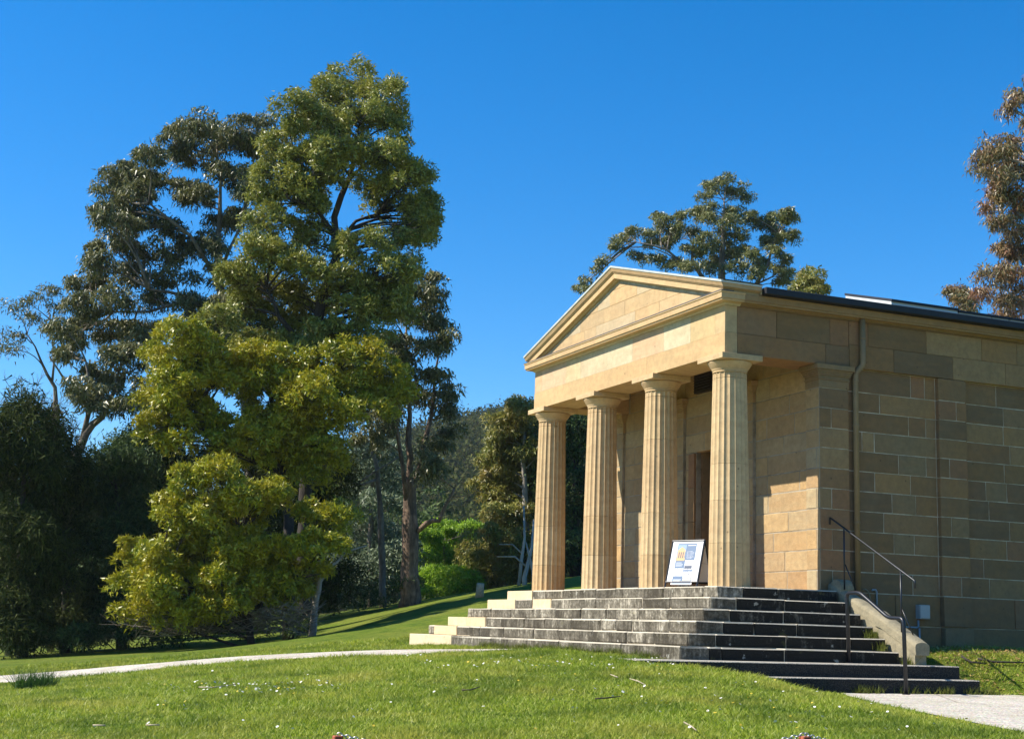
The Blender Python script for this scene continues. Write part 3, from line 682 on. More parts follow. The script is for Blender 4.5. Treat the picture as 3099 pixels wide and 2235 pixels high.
# raking cornices: profile (y, dz) swept up the slope as one prism per layer
RB = CT+0.025
def rake(sgn, layers, name, mat, xin=0.0):
    mb = MB()
    for (z0, z1, p0, p1, yb) in layers:
        e0 = HALF-CO+p1+0.0
        pts = []
        for d in (0, 1):
            x = XC if d == 0 else XC+sgn*e0
            zc = RB+(HALF-abs(x-XC))*SL-0.0
            pts += [(x, YF-p0, zc+z0), (x, yb, zc+z0), (x, yb, zc+z1), (x, YF-p1, zc+z1)]
        mb.convex(pts, [(0, 1, 2, 3), (4, 5, 6, 7), (0, 1, 5, 4), (1, 2, 6, 5), (2, 3, 7, 6), (3, 0, 4, 7)])
    return mb.build(name, mat, PD)
YBK = YF+0.62
for sgn in (-1, 1):
    rake(sgn, [(-0.115, -0.085, 0.03, 0.05, YBK)], 'raking_bed_moulding', m_frieze)
    rake(sgn, [(-0.084, 0.02, 0.11, 0.115, YBK)], 'raking_corona', m_smooth)
    rake(sgn, [(0.021, 0.05, 0.128, 0.15, YBK), (0.051, 0.125, 0.155, CO, YBK)], 'raking_cyma', m_smooth)
    rake(sgn, [(0.127, 0.165, CO+0.01, CO+0.015, YBK+0.02)], 'roof_flashing', m_lead)
# --- roof
RF = empty('roof'); RF.parent = T
def roofplane(sgn, ya, yb, lift):
    mb = MB(); x1 = XC+sgn*(HALF+0.02)
    za = RB+lift; zr = RB+HALF*SL+lift
    pts = [(XC, ya, zr), (x1, ya, za-0.005), (x1, yb, za-0.005), (XC, yb, zr), (XC, ya, zr-0.05), (x1, ya, za-0.05), (x1, yb, za-0.05), (XC, yb, zr-0.05)]
    mb.convex(pts, [(0, 1, 2, 3), (4, 5, 6, 7), (0, 1, 5, 4), (1, 2, 6, 5), (2, 3, 7, 6), (3, 0, 4, 7)]); return mb.build('roof_sheet', m_roof, RF)
GY0 = 0.99
for sgn in (-1, 1): roofplane(sgn, GY0, YEND+0.1, 0.075)
mb = MB(); mb.box((XR+CO-0.02, GY0, 5.055), (XR+CO+0.13, YEND+0.1, 5.18), 0.012); g = mb.build('gutter', m_gutter, RF)
mb = MB(); mb.box((XR+CO-0.03, YF-CO+0.02, 5.225), (XR+CO+0.03, GY0-0.02, 5.245)); mb.build('roof_flashing', m_gutter, RF)
mb = MB(); mb.box((XR+CO-0.16, YF+0.62, 5.06), (XR+CO-0.005, GY0, 5.225)); mb.build('cornice_return', m_smooth, RF)
mb = MB(); mb.box((XL-CO-0.13, GY0, 5.055), (XL-CO+0.02, YEND+0.1, 5.18), 0.012); mb.build('gutter', m_gutter, RF)
# low panels on the roof slope behind the gutter
y = 3.85
for i, w in enumerate((1.55, 0.80, 0.42, 0.60, 0.62, 0.62, 0.62, 0.62, 0.62, 0.62)):
    x0 = XR+CO-0.10; zt0 = 5.20+0.0
    def pt(dx, yy, h): return (x0-dx, yy, 5.135+dx*SL+h-(0.03 if i else 0))
    mb = MB(); H1 = 0.185
    a, b = y+0.012, y+w-0.012
    pts = [pt(0, a, 0.0), pt(0, b, 0.0), pt(1.4, b, 0.0), pt(1.4, a, 0.0), pt(0.03, a, H1-0.02), pt(0.03, b, H1-0.02), pt(1.4, b, H1-0.02), pt(1.4, a, H1-0.02)]
    mb.convex(pts, [(0, 1, 2, 3), (4, 5, 6, 7), (0, 1, 5, 4), (1, 2, 6, 5), (2, 3, 7, 6), (3, 0, 4, 7)]); f = mb.build('roof_panel', m_panframe, RF)
    mb = MB(); pts = [pt(0.0, a-0.008, H1-0.018), pt(0.0, b+0.008, H1-0.018), pt(1.42, b+0.008, H1-0.018), pt(1.42, a-0.008, H1-0.018), pt(0.0, a-0.008, H1+0.028), pt(0.0, b+0.008, H1+0.028), pt(1.42, b+0.008, H1+0.028), pt(1.42, a-0.008, H1+0.028)]
    mb.convex(pts, [(0, 1, 2, 3), (4, 5, 6, 7), (0, 1, 5, 4), (1, 2, 6, 5), (2, 3, 7, 6), (3, 0, 4, 7)]); mb.build('panel_top', m_gutter, f)
    y += w
# back gable wall
mb = MB(); mb.prism([(XL, CT), (XR, CT), (XC, CT+(XR-XC)*SL)], YEND-0.2, YEND, 1); mb.build('back_gable', m_stone, T)
# downpipe
DP = MB(); px = XR+0.075
DP.tube([(px, 3.20, 5.06), (px, 3.20, 4.10), (px-0.005, 3.19, 4.04), (px-0.06, 3.10, 3.92), (px-0.072, 3.085, 3.86), (px-0.072, 3.085, -0.25)], 0.052, 14)
dp = DP.build('downpipe', m_pipe, T, True)
for z, yy, xx in ((4.52, 3.20, px), (3.74, 3.085, px-0.072), (2.93, 3.085, px-0.072), (1.2, 3.085, px-0.072)):
    mb = MB(); mb.lathe([(0.056, 0), (0.058, 0.005), (0.058, 0.035), (0.056, 0.04)], (xx, yy, z), 14); mb.build('pipe_collar', m_pipe, dp, True)
# services: box, conduits, hose pipe loop
mb = MB(); mb.box((WX+0.02, 4.37, -0.42), (WX+0.15, 4.60, -0.17), 0.01); bx_ = mb.build('meter_box', m_plast, T)
mb = MB(); mb.box((WX+0.15, 4.385, -0.40), (WX+0.156, 4.585, -0.19), 0.002); mb.build('box_lid', simple('lid_plastic', (0.42, 0.42, 0.40), 0.5), bx_)
mb = MB(); xx = WX+0.06
mb.tube([(xx, 4.40, -0.44), (xx, 4.40, -0.55), (xx, 4.36, -0.575), (xx, 3.6, -0.56)], 0.017, 8); mb.tube([(xx, 4.42, -0.58), (xx, 4.42, -1.05)], 0.018, 8)
mb.tube([(xx, 3.50, -0.52), (xx, 3.50, 0.03), (xx, 3.48, 0.06), (xx, 3.42, 0.06), (xx, 3.405, 0.04)], 0.017, 8)
mb.build('conduit', m_conduit, T, True)
mb = MB(); mb.tube([(xx, 3.25+0.11*math.cos(a), -0.11+0.17*math.sin(a)) for a in np.linspace(-0.6, 1.9, 10)], 0.011, 6)
mb.build('wall_hose', m_coping, T, True)

# --- columns
NF = 20
def ringpts(R, depth, nseg=6):
    out = []
    for i in range(NF):
        for j in range(nseg):
            t = j/nseg; a = 2*math.pi*(i+t)/NF+0.08
            r = R-depth*(1-(2*t-1)**2); out.append((r*math.cos(a), r*math.sin(a)))
    return out
def drum(z0, z1, nz, ztop=3.70):
    mb = MB(); n = NF*6
    zs = np.linspace(z0+0.002, z1-0.002, nz+1)
    for z in zs:
        t = z/ztop; R = 0.358-(0.358-0.295)*(t**1.25); dp_ = 0.022*(R/0.358)
        mb.v += [(x, y, float(z)) for x, y in ringpts(R, dp_)]
    for i in range(nz):
        for k in range(n):
            k2 = (k+1) % n; mb.f.append((i*n+k, i*n+k2, (i+1)*n+k2, (i+1)*n+k)); mb.m.append(0)
    mb.f.append(tuple(range(n-1, -1, -1))); mb.f.append(tuple(nz*n+k for k in range(n))); mb.m += [0, 0]
    return mb.mesh('drum')
DR = [[0.0, 0.74, 1.47, 2.10, 3.60], [0.0, 0.62, 1.40, 2.78, 3.60], [0.0, 0.69, 1.48, 3.60], [0.0, 0.56, 1.40, 2.02, 3.60]]
m_column = sandstone('column_sandstone', [(0.56, 0.405, 0.22), (0.53, 0.37, 0.19), (0.60, 0.44, 0.24), (0.57, 0.39, 0.205)], 0.3, 0.24)
for ci, cx in enumerate(COLX):
    c = empty('column', (cx, COLY, 0)); c.parent = T
    for a, b in zip(DR[ci][:-1], DR[ci][1:]):
        me = drum(a, b, 5); link('drum', me, m_column, c)
    me = drum(3.602, 3.70, 2); link('neck', me, m_column, c)
    # capital: annulets + echinus
    mb = MB(); mb.lathe([(0.296, 3.702), (0.303, 3.706), (0.303, 3.716), (0.297, 3.720), (0.297, 3.735), (0.308, 3.745), (0.312, 3.752), (0.310, 3.757), (0.325, 3.775), (0.35, 3.81), (0.373, 3.845), (0.387, 3.868), (0.392, 3.882), (0.386, 3.894), (0.37, 3.898)], (0, 0, 0), 48)
    mb.build('echinus', m_column, c, True)
    mb = MB(); mb.box((-0.42, -0.41, 3.899), (0.42, 0.41, 3.998), 0.004); mb.build('abacus', m_column, c)

# ------------------------------------------------------------ sloping parapet beside the side steps
PW_ = empty('sloping_parapet', (1.0, 2.55, -0.9)); tag(PW_, 'lichen pale sloping stone parapet closing the right end of the steps', 'parapet')
def coping(x0, z0, x1, z1, y0, y1, hh, name, roll=True):
    mb = MB(); n = 9; pr_ = []
    for k in range(n):
        a = math.pi*k/(n-1); pr_.append((y0+(y1-y0)*(0.5-0.5*math.cos(a)), hh*math.sin(a)**0.7*0.45))
    sec = [(y0+0.01, -0.13)]+pr_+[(y1-0.01, -0.13)]
    N = 12; 
    rings = []
    for i in range(N+1):
        t = i/N; x = x0+(x1-x0)*t; z = z0+(z1-z0)*t
        bul = 1.0+(0.18*math.exp(-((t-0.03)/0.08)**2) if roll else 0)
        rings.append([(x, (y-(y0+y1)/2)*bul+(y0+y1)/2, z+dz*bul) for y, dz in sec])
    m = len(sec)
    for r in rings: mb.v += r
    for i in range(N):
        for k in range(m):
            k2 = (k+1) % m; mb.f.append((i*m+k, (i+1)*m+k, (i+1)*m+k2, i*m+k2)); mb.m.append(0)
    mb.f.append(tuple(range(m))); mb.f.append(tuple(N*m+k for k in reversed(range(m)))); mb.m += [0, 0]
    o = mb.build(name, m_coping, PW_, False); o.location = -PW_.location; return o
coping(-0.33, 0.08, 0.93, -0.42, 2.44, 2.70, 0.15, 'coping_stone', False)
coping(0.935, -0.405, 1.98, -0.90, 2.43, 2.71, 0.16, 'coping_stone', True)
mb = MB(); mb.prism([(-0.34, 0.0), (-0.34, -1.4), (1.93, -1.4), (1.93, -0.97), (0.9, -0.50)], 2.46, 2.68, 1); o = mb.build('cheek_wall', m_coping, PW_); o.location = -PW_.location
mb = MB(); mb.tube([(-0.14, 2.46, 0.03), (-0.14, 2.72, 0.03)], 0.17, 16); o = mb.build('scroll_end', m_coping, PW_); o.location = -PW_.location

# ------------------------------------------------------------ handrails
def bar(parent, name, pts, r, n=10):
    mb = MB(); mb.tube(pts, r, n); o = mb.build(name, m_rail, parent, True); o.location = -world_of(parent); return o
def rounded(pts, r, n=5):
    pts = [Vector(p) for p in pts]; out = [pts[0]]
    for i in range(1, len(pts)-1):
        a = (pts[i-1]-pts[i]).normalized(); b = (pts[i+1]-pts[i]).normalized()
        p0 = pts[i]+a*r; p2 = pts[i]+b*r
        for k in range(n+1):
            t = k/n; out.append(p0*(1-t)**2+pts[i]*2*t*(1-t)+p2*t*t)
    out.append(pts[-1]); return out
H1 = empty('handrail', (1.66, 1.4, -1.178)); tag(H1, 'thick black tubular handrail standing on the lower steps in front of the parapet', 'handrail')
bar(H1, 'rail_tube', rounded([(1.655, 1.4, -1.176), (1.615, 1.4, -0.09), (1.95, 1.4, -0.085), (2.64, 1.4, -0.468), (3.0, 1.4, -0.478), (3.03, 1.4, -1.583)], 0.09), 0.031, 14)
for x, z in ((1.655, -1.176), (3.03, -1.583)):
    mb = MB(); mb.lathe([(0.06, 0), (0.06, 0.008), (0.05, 0.012)], (x, 1.4, z), 16); o = mb.build('base_flange', m_rail, H1); o.location = -H1.location
H2 = empty('handrail', (0.9, 2.45, -0.4)); tag(H2, 'thin black handrail sloping above the stone parapet against the shaded wall', 'handrail')
bar(H2, 'top_bar', rounded([(-0.30, 2.47, 1.15), (-0.30, 2.47, 1.272), (1.95, 2.47, 0.135), (1.95, 2.47, 0.02)], 0.02, 3), 0.017)
for (x, z0, z1) in ((0.10, 1.07, 0.02), (1.60, 0.31, -0.72)):
    bar(H2, 'post', [(x, 2.47, z0), (x, 2.47, z1)], 0.014)
    bar(H2, 'stay', [(x+0.01, 2.48, z0-0.62), (x+0.14, 2.60, z1-0.02)], 0.010, 6)

# ------------------------------------------------------------ A-frame sign on the podium
PHI = math.radians(22); AF = empty('a_frame_sign', (-2.25, 0.78, 0.0), PHI); tag(AF, 'black framed A-frame board with an information poster standing between the two right hand columns', 'sign')
AW, AH, LEAN = 0.72, 0.88, math.radians(15)
def afp(x, h, off=0.0, back=False):     # point on the leaning front (or rear) leaf
    yy = (AH-h)*math.tan(LEAN); s_ = 1 if back else -1
    return Vector((x, s_*(yy+off), h))
def leaf_panel(x0, x1, h0, h1, off, thick, name, mat, parent, back=False):
    mb = MB(); vs_ = []
    for o_ in (off, off+thick):
        for x, h in ((x0, h0), (x1, h0), (x1, h1), (x0, h1)): vs_.append(afp(x, h, o_, back))
    mb.convex(vs_, [(0, 1, 2, 3), (4, 5, 6, 7), (0, 1, 5, 4), (1, 2, 6, 5), (2, 3, 7, 6), (3, 0, 4, 7)]); return mb.build(name, mat, parent)
hw = AW/2
board = leaf_panel(-hw+0.02, hw-0.02, 0.13, AH-0.03, -0.004, 0.010, 'front_board', m_white, AF)
leaf_panel(-hw+0.02, hw-0.02, 0.13, AH-0.03, -0.004, 0.010, 'rear_board', m_white, AF, True)
for back in (False, True):
    for x in (-hw, hw):
        mb = MB(); mb.tube([afp(x, 0.0, 0, back), afp(x, AH, 0, back)], 0.016, 8); mb.build('leg', m_rail, AF)
    mb = MB(); mb.tube([afp(-hw, AH-0.015, 0.004, back), afp(hw, AH-0.015, 0.004, back)], 0.018, 8); mb.build('top_rail', m_rail, AF)
    mb = MB(); mb.tube([afp(-hw, 0.115, 0.0, back), afp(hw, 0.115, 0.0, back)], 0.018, 8); mb.build('bottom_rail', m_rail, AF)
mb = MB(); mb.tube([afp(hw, 0.45, 0, False), afp(hw, 0.45, 0, True)], 0.004, 5); mb.build('hinge_strap', m_plast, AF)
x0, x1, h0, h1 = -0.22, 0.21, 0.085, 0.815
poster = leaf_panel(x0-0.02, x1+0.02, h0-0.02, h1+0.01, 0.007, 0.002, 'poster', m_white, AF)
mP_blue = simple('poster_blue', (0.10, 0.16, 0.26), 0.4); mP_gold = simple('poster_gold', (0.62, 0.36, 0.16), 0.4); mP_dk = simple('poster_dark', (0.05, 0.07, 0.11), 0.4)
mP_lb = simple('poster_light_blue', (0.22, 0.32, 0.45), 0.4); mP_gr = simple('poster_grey', (0.5, 0.5, 0.54), 0.4, 0, 0.75, 22); mP_w = simple('poster_white', (0.8, 0.8, 0.8), 0.4)
def pr_(x, y, w, h, mat, z, name='print'):
    X0 = x0+(x1-x0)*x; H0 = h1-(h1-h0)*(y+h)
    return leaf_panel(X0, X0+(x1-x0)*w, H0, H0+(h1-h0)*h, 0.0092+z*0.0006, 0.0003, name, mat, poster)
pr_(0, 0, 1, 1, mP_blue, 0)
pr_(0.03, 0.03, 0.44, 0.40, mP_lb, 1)
pr_(0.05, 0.17, 0.40, 0.045, mP_gold, 2); pr_(0.03, 0.36, 0.44, 0.07, mP_gold, 2)
for k in range(4): pr_(0.055+k*0.108, 0.21, 0.055, 0.16, mP_gold, 3)
pr_(0.05, 0.215, 0.40, 0.15, mP_dk, 2)
mb = MB(); X = lambda t: x0+(x1-x0)*t; Hh = lambda t: h1-(h1-h0)*t
mb.add([afp(X(0.05), Hh(0.165), 0.0108), afp(X(0.45), Hh(0.165), 0.0108), afp(X(0.25), Hh(0.085), 0.0108)], [(0, 1, 2)]); mb.build('print', mP_gold, poster)
pr_(0.54, 0.045, 0.42, 0.012, mP_w, 1)
for k in range(7): pr_(0.54, 0.20+k*0.028, 0.38 if k % 3 else 0.30, 0.007, mP_gr, 1)
for yy, w in ((0.48, 0.30), (0.525, 0.38), (0.555, 0.34), (0.90, 0.42), (0.925, 0.36)): pr_(0.05, yy, w, 0.009, mP_w, 1)
pr_(0.52, 0.42, 0.46, 0.24, mP_gr, 1); pr_(0.62, 0.43, 0.26, 0.10, mP_w, 2); pr_(0.54, 0.56, 0.38, 0.07, mP_dk, 2)
pr_(0.02, 0.62, 0.48, 0.20, mP_gr, 1); pr_(0.52, 0.70, 0.46, 0.16, mP_gr, 1); pr_(0.54, 0.87, 0.42, 0.05, simple('poster_cream', (0.75, 0.66, 0.42), 0.4), 1)

# ------------------------------------------------------------ foliage
LEAFCOUNT = [0]; PERK = 3.2; CSK = 1.15; NK = 1.6; LEN = 1.25; WDK = 1.35
def leaf_tris(cent, rad, n, L, Wd, droop, outb=0.5, shell=0.55):
    """n triangular leaves per clump, clumps at cent (k,3) with radii rad (k,3)."""
    k = len(cent); N = k*n; LEAFCOUNT[0] += N
    C = np.repeat(cent, n, 0); R = np.repeat(rad, n, 0)
    d = rng.normal(size=(N, 3)); d /= np.linalg.norm(d, axis=1)[:, None]
    d[:, 2] = np.where((d[:, 2] < -0.3) & (rng.random(N) < 0.6), -d[:, 2], d[:, 2])
    rr = shell+(1.12-shell)*rng.random(N)**0.7; rr = rr*np.where(rng.random(N) < 0.16, 1.0+0.45*rng.random(N), 1.0)
    P = C+d*R*rr[:, None]
    ax = rng.normal(size=(N, 3))+d*0.8; ax[:, 2] -= droop; ax /= np.linalg.norm(ax, axis=1)[:, None]
    nr = rng.normal(size=(N, 3))*(1-outb)+d*outb+np.array([0, 0, 0.25]); b = np.cross(ax, nr); b /= (np.linalg.norm(b, axis=1)[:, None]+1e-9)
    ll = L*(0.7+0.6*rng.random(N))[:, None]; ww = Wd*(0.7+0.6*rng.random(N))[:, None]
    V = np.empty((N, 3, 3)); V[:, 0] = P-b*ww*0.5-ax*ll*0.25; V[:, 1] = P+b*ww*0.5-ax*ll*0.25; V[:, 2] = P+ax*ll*0.75
    return V.reshape(-1, 3)
def clumps_in(lobes, per, csize, flat_=0.75, seed=None):
    out = []; rr = []; own = []
    for li, (c, R) in enumerate(lobes):
        k = max(2, int(per*(R[0]*R[2])**0.75))
        d = rng.normal(size=(k, 3)); d /= np.linalg.norm(d, axis=1)[:, None]
        d[:, 2] = np.where((d[:, 2] < -0.25) & (rng.random(k) < 0.7), -d[:, 2], d[:, 2])
        q = 0.35+0.65*rng.random(k)**0.5; q = q*np.where(rng.random(k) < 0.15, 1.0+0.3*rng.random(k), 1.0)
        p = c[None]+d*R[None]*q[:, None]; out.append(p)
        s_ = csize*(0.65+0.7*rng.random(k)); rr.append(np.stack([s_, s_, s_*flat_], 1)); own += [li]*k
    return np.concatenate(out), np.concatenate(rr), own
def lobes_px(L, s, spread=1.6, depthk=1.0):
    out = []; LK = 1.13
    for it in L:
        u, v, ru, rv = it[:4]; ds = it[4] if len(it) > 4 else random.uniform(-spread, spread)
        c = S(u, v, s+ds); m = (s+ds)*1.3664/FPX
        out.append((c, np.array([ru*m*LK, ru*m*depthk*LK, rv*m*LK])))
    return out
def curve3(p, q, sag, n=6, wob=0.12):
    p = np.array(p); q = np.array(q); L = np.linalg.norm(q-p); out = []
    w = rng.normal(0, wob*L*0.35, 3)
    for i in range(n+1):
        t = i/n; x = p*(1-t)+q*t; x = x+w*math.sin(math.pi*t)+np.array([0, 0, sag*L*math.sin(math.pi*t)]); out.append(x)
    return out
def bridge(lobes, dmax=2.7, k=0.8, back=0.5):
    out = list(lobes); n = len(lobes)
    for i in range(n):
        for j in range(i+1, n):
            d = np.linalg.norm(lobes[i][0]-lobes[j][0])
            if 0.9 < d < dmax and random.random() < k*0.45:
                c = (lobes[i][0]+lobes[j][0])/2+FWD*np.array([1, 1, 0])*random.uniform(0, back)+rng.normal(0, 0.12, 3)
                out.append((c, (lobes[i][1]+lobes[j][1])*0.5*random.uniform(0.45, 0.75)))
    return out
def tree(name, label, cat, trunks, lobes, leafm, barkm, per=5.0, csize=0.55, n=170, L=0.13, Wd=0.04, droop=0.4, limb=0.06, group=None, twigs=True, shell=0.55, flat_=0.75, outb=0.5, extra=None):
    if leafm in (L_black, L_wattle, L_orange): lobes = bridge(lobes)
    base = trunks[0][0]; root = empty(name, base[:3]); tag(root, label, cat, group)
    off = np.array(base[:3])
    tb = MB()
    for tr in trunks:
        P = [np.array(p[:3]) for p in tr]; R = [p[3] for p in tr]
        # subdivide for a natural line
        PP = []; RR = []
        for i in range(len(P)-1):
            seg = max(2, int(np.linalg.norm(P[i+1]-P[i])/0.7))
            for k in range(seg):
                t = k/seg; jit = rng.normal(0, 0.02+R[i]*0.06, 3) if (i+k) else 0; PP.append(P[i]*(1-t)+P[i+1]*t+jit); RR.append((R[i]*(1-t)+R[i+1]*t)*(1+rng.normal(0, 0.05)))
        PP.append(P[-1]); RR.append(R[-1])
        tb.tube([p-off for p in PP], [q*0.72 for q in RR], 9)
    nodes = []
    for tr in trunks:
        for i in range(len(tr)-1):
            for k in range(6):
                t = k/6; nodes.append(np.array(tr[i][:3])*(1-t)+np.array(tr[i+1][:3])*t)
        nodes.append(np.array(tr[-1][:3]))
    nodes = np.array(nodes)
    lb = MB()
    cen, rad, own = clumps_in(lobes, per*PERK, csize*CSK, flat_)
    own = np.array(own)
    for li, (c, R) in enumerate(lobes):
        # attach to a trunk point that lies lower than the lobe
        d = np.linalg.norm(nodes-c, axis=1)+np.where(nodes[:, 2] > c[2]-0.2*np.linalg.norm(nodes[:, :2]-c[:2], axis=1), 3.0, 0)
        a = nodes[int(np.argmin(d))]; ln = np.linalg.norm(c-a)
        r0 = min(limb*(0.55+0.12*ln), limb*1.15); pts = curve3(a, c, 0.08, 6)
        lb.tube([p-off for p in pts], [r0*(1-0.75*i/6) for i in range(7)], 6)
        if twigs:
            ids = np.where(own == li)[0]
            for j in ids[:30]:
                st = pts[random.choice((3, 4, 5, 6))]; q = curve3(st, cen[j], 0.05, 3, 0.2)
                lb.tube([p-off for p in q], [r0*0.26, r0*0.2, r0*0.14, r0*0.07], 4, cap=False)
    tb.build('trunk', barkm, root, True)
    lb.build('limbs', barkm, root, True)
    V = leaf_tris(cen, rad, int(n*NK), L*LEN, Wd*WDK, droop, outb, shell)
    me = fast_mesh('crown', V-off, 3, leafm); cr = link('crown', me, None, root); cr['kind'] = 'stuff'
    return root
def TP(u, v, s, r): p = S(u, v, s); return (p[0], p[1], p[2], r)
def base_of(u, v, s, r):
    p = S(u, v, s); return (p[0], p[1], g1(p[0], p[1])-0.2, r)

# tall blackwood in front
tree('blackwood_tree', 'tallest tree, olive green blackwood with dark trunk rising left of the temple', 'tree',
     [[base_of(672, 1380, 47, 0.34), TP(680, 1000, 47, 0.30), TP(694, 780, 47, 0.26), TP(712, 660, 47, 0.22), TP(744, 570, 47, 0.20), TP(742, 480, 47, 0.17), TP(775, 390, 47, 0.12), TP(800, 300, 47, 0.07), TP(810, 220, 47, 0.03)],
      [TP(742, 520, 47, 0.12), TP(700, 460, 46.5, 0.08), TP(640, 440, 46, 0.04)], [TP(744, 545, 47, 0.12), TP(790, 490, 47.5, 0.08), TP(850, 470, 48, 0.04)],
      [TP(694, 790, 47, 0.15), TP(620, 700, 46, 0.1), TP(590, 640, 46, 0.05)]],
     lobes_px([(790, 195, 70, 36), (850, 225, 50, 42), (725, 225, 50, 36), (655, 250, 42, 34), (870, 275, 38, 34), (690, 300, 66, 36), (800, 270, 66, 30), (620, 330, 40, 34), (850, 345, 70, 36), (730, 340, 50, 34), (600, 395, 48, 36), (690, 390, 66, 40), (900, 400, 60, 34), (820, 420, 50, 30), (935, 400, 30, 26), (640, 450, 76, 36), (940, 470, 40, 34), (880, 470, 60, 34), (590, 500, 44, 34), (700, 540, 50, 34), (810, 560, 70, 36), (920, 540, 52, 34), (960, 500, 24, 26), (600, 580, 60, 38), (680, 610, 50, 36), (860, 610, 76, 36), (560, 660, 50, 36), (620, 680, 60, 34), (790, 640, 50, 30), (780, 690, 54, 30), (860, 690, 60, 34), (540, 730, 50, 36), (640, 745, 66, 36), (740, 740, 50, 30), (480, 720, 40, 28), (520, 630, 44, 32), (700, 690, 60, 34), (810, 745, 50, 28), (590, 770, 60, 28), (690, 790, 60, 26), (560, 570, 36, 30)], 47, 1.8),
     L_black, B_dark, per=9.0, csize=0.245, n=85, L=0.12, Wd=0.042, droop=0.2, limb=0.07, outb=0.25, flat_=0.95)
# middle golden wattle boughs
tree('wattle_tree', 'broad yellow green wattle with rounded boughs below the tall blackwood', 'tree',
     [[base_of(640, 1390, 45, 0.26), TP(640, 1150, 45, 0.22), TP(620, 1000, 45, 0.17), TP(600, 880, 45, 0.1)], [TP(640, 1080, 45, 0.14), TP(520, 960, 44.5, 0.09), TP(420, 880, 44.2, 0.05)], [TP(640, 1060, 45, 0.14), TP(740, 930, 45, 0.09), TP(800, 860, 45, 0.04)]],
     lobes_px([(400, 750, 56, 34), (350, 800, 34, 34), (450, 790, 60, 36), (390, 850, 56, 34), (340, 900, 34, 34), (480, 850, 50, 36), (340, 950, 34, 26), (420, 920, 66, 36), (400, 985, 50, 24), (560, 830, 44, 32), (600, 790, 50, 32), (660, 830, 60, 36), (740, 800, 62, 30), (800, 790, 56, 30), (850, 830, 50, 34), (880, 880, 36, 26), (790, 860, 66, 34), (690, 880, 66, 34), (590, 890, 50, 34), (640, 940, 62, 32), (740, 920, 60, 30), (560, 960, 50, 28), (600, 1000, 50, 24), (820, 910, 50, 26), (500, 990, 40, 24), (700, 985, 50, 22), (640, 1020, 50, 24), (720, 1030, 46, 24), (560, 1020, 46, 20), (690, 1065, 34, 22)], 44.5, 1.4),
     L_wattle, B_dark, per=10.0, csize=0.22, n=85, L=0.12, Wd=0.042, droop=0.1, limb=0.06, outb=0.3, flat_=0.9)
# low golden shrub
tree('wattle_shrub', 'low spreading wattle with the brightest yellow green leaves, skirts touching the lawn', 'shrub',
     [[base_of(560, 1400, 41.5, 0.16), TP(545, 1300, 41.5, 0.12), TP(530, 1180, 41.5, 0.07)], [TP(555, 1370, 41.5, 0.1), TP(430, 1290, 41, 0.06), TP(350, 1260, 41, 0.03)], [TP(560, 1350, 41.5, 0.09), TP(650, 1290, 41.7, 0.05), TP(710, 1230, 42, 0.03)]],
     lobes_px([(470, 1050, 50, 30), (410, 1080, 44, 34), (390, 1140, 50, 38), (470, 1130, 54, 36), (560, 1100, 64, 30), (610, 1100, 36, 26), (540, 1150, 60, 34), (300, 1225, 32, 28), (360, 1250, 44, 30), (460, 1210, 62, 32), (530, 1225, 50, 30), (290, 1310, 40, 36), (280, 1360, 28, 20), (350, 1320, 50, 36), (430, 1290, 60, 36), (510, 1290, 62, 38), (600, 1270, 56, 32), (380, 1365, 60, 24), (480, 1345, 66, 26), (590, 1320, 60, 28), (735, 1165, 40, 32), (700, 1205, 40, 30), (750, 1215, 26, 26), (660, 1275, 46, 26), (640, 1320, 46, 24)], 41.5, 1.1),
     L_wattle, B_dark, per=11.5, csize=0.20, n=90, L=0.115, Wd=0.042, droop=0.0, limb=0.05, outb=0.3, flat_=0.9)
# big gum behind left
tree('gum_tree', 'wide grey green gum with pale forking limbs on the left of the tall blackwood', 'tree',
     [[base_of(560, 1390, 55, 0.42), TP(552, 1000, 55, 0.36), TP(535, 800, 55, 0.3), TP(500, 700, 55, 0.24), TP(480, 600, 55, 0.18), TP(488, 480, 55, 0.12), TP(490, 400, 55, 0.07), TP(480, 330, 55, 0.03)],
      [TP(500, 720, 55, 0.17), TP(430, 660, 54.5, 0.12), TP(330, 640, 54, 0.06)], [TP(482, 620, 55, 0.13), TP(420, 520, 54.5, 0.09), TP(330, 450, 54, 0.05)], [TP(488, 600, 55, 0.1), TP(540, 480, 55, 0.07), TP(560, 380, 55, 0.04)],
      [TP(430, 660, 54.5, 0.1), TP(330, 690, 54, 0.07), TP(250, 690, 53.5, 0.03)]],
     lobes_px([(430, 290, 46, 28), (390, 320, 32, 28), (480, 310, 42, 28), (560, 290, 46, 26), (530, 330, 46, 28), (580, 340, 40, 36), (430, 360, 60, 30), (330, 365, 44, 28), (280, 400, 44, 30), (240, 440, 36, 32), (330, 410, 48, 26), (400, 420, 50, 26), (520, 400, 50, 34), (225, 490, 26, 30), (280, 470, 36, 26), (450, 450, 44, 26), (560, 440, 40, 34), (310, 510, 42, 26), (370, 500, 34, 20), (520, 500, 50, 30), (250, 550, 44, 28), (320, 565, 48, 26), (215, 590, 34, 26), (400, 560, 44, 28), (470, 560, 44, 34), (280, 620, 50, 26), (380, 620, 48, 26), (500, 620, 54, 34), (190, 640, 36, 28), (240, 680, 46, 26), (165, 690, 28, 34), (330, 670, 40, 20), (420, 690, 44, 28), (520, 690, 48, 30), (190, 730, 36, 26), (250, 750, 40, 26), (160, 770, 24, 30), (290, 740, 34, 20), (460, 745, 44, 26), (540, 770, 44, 26), (340, 740, 40, 22), (270, 500, 40, 26), (300, 440, 40, 26)], 55, 2.0),
     L_euc, B_mid, per=5.4, csize=0.34, n=115, L=0.17, Wd=0.042, droop=1.6, limb=0.065, shell=0.4, outb=0.35)
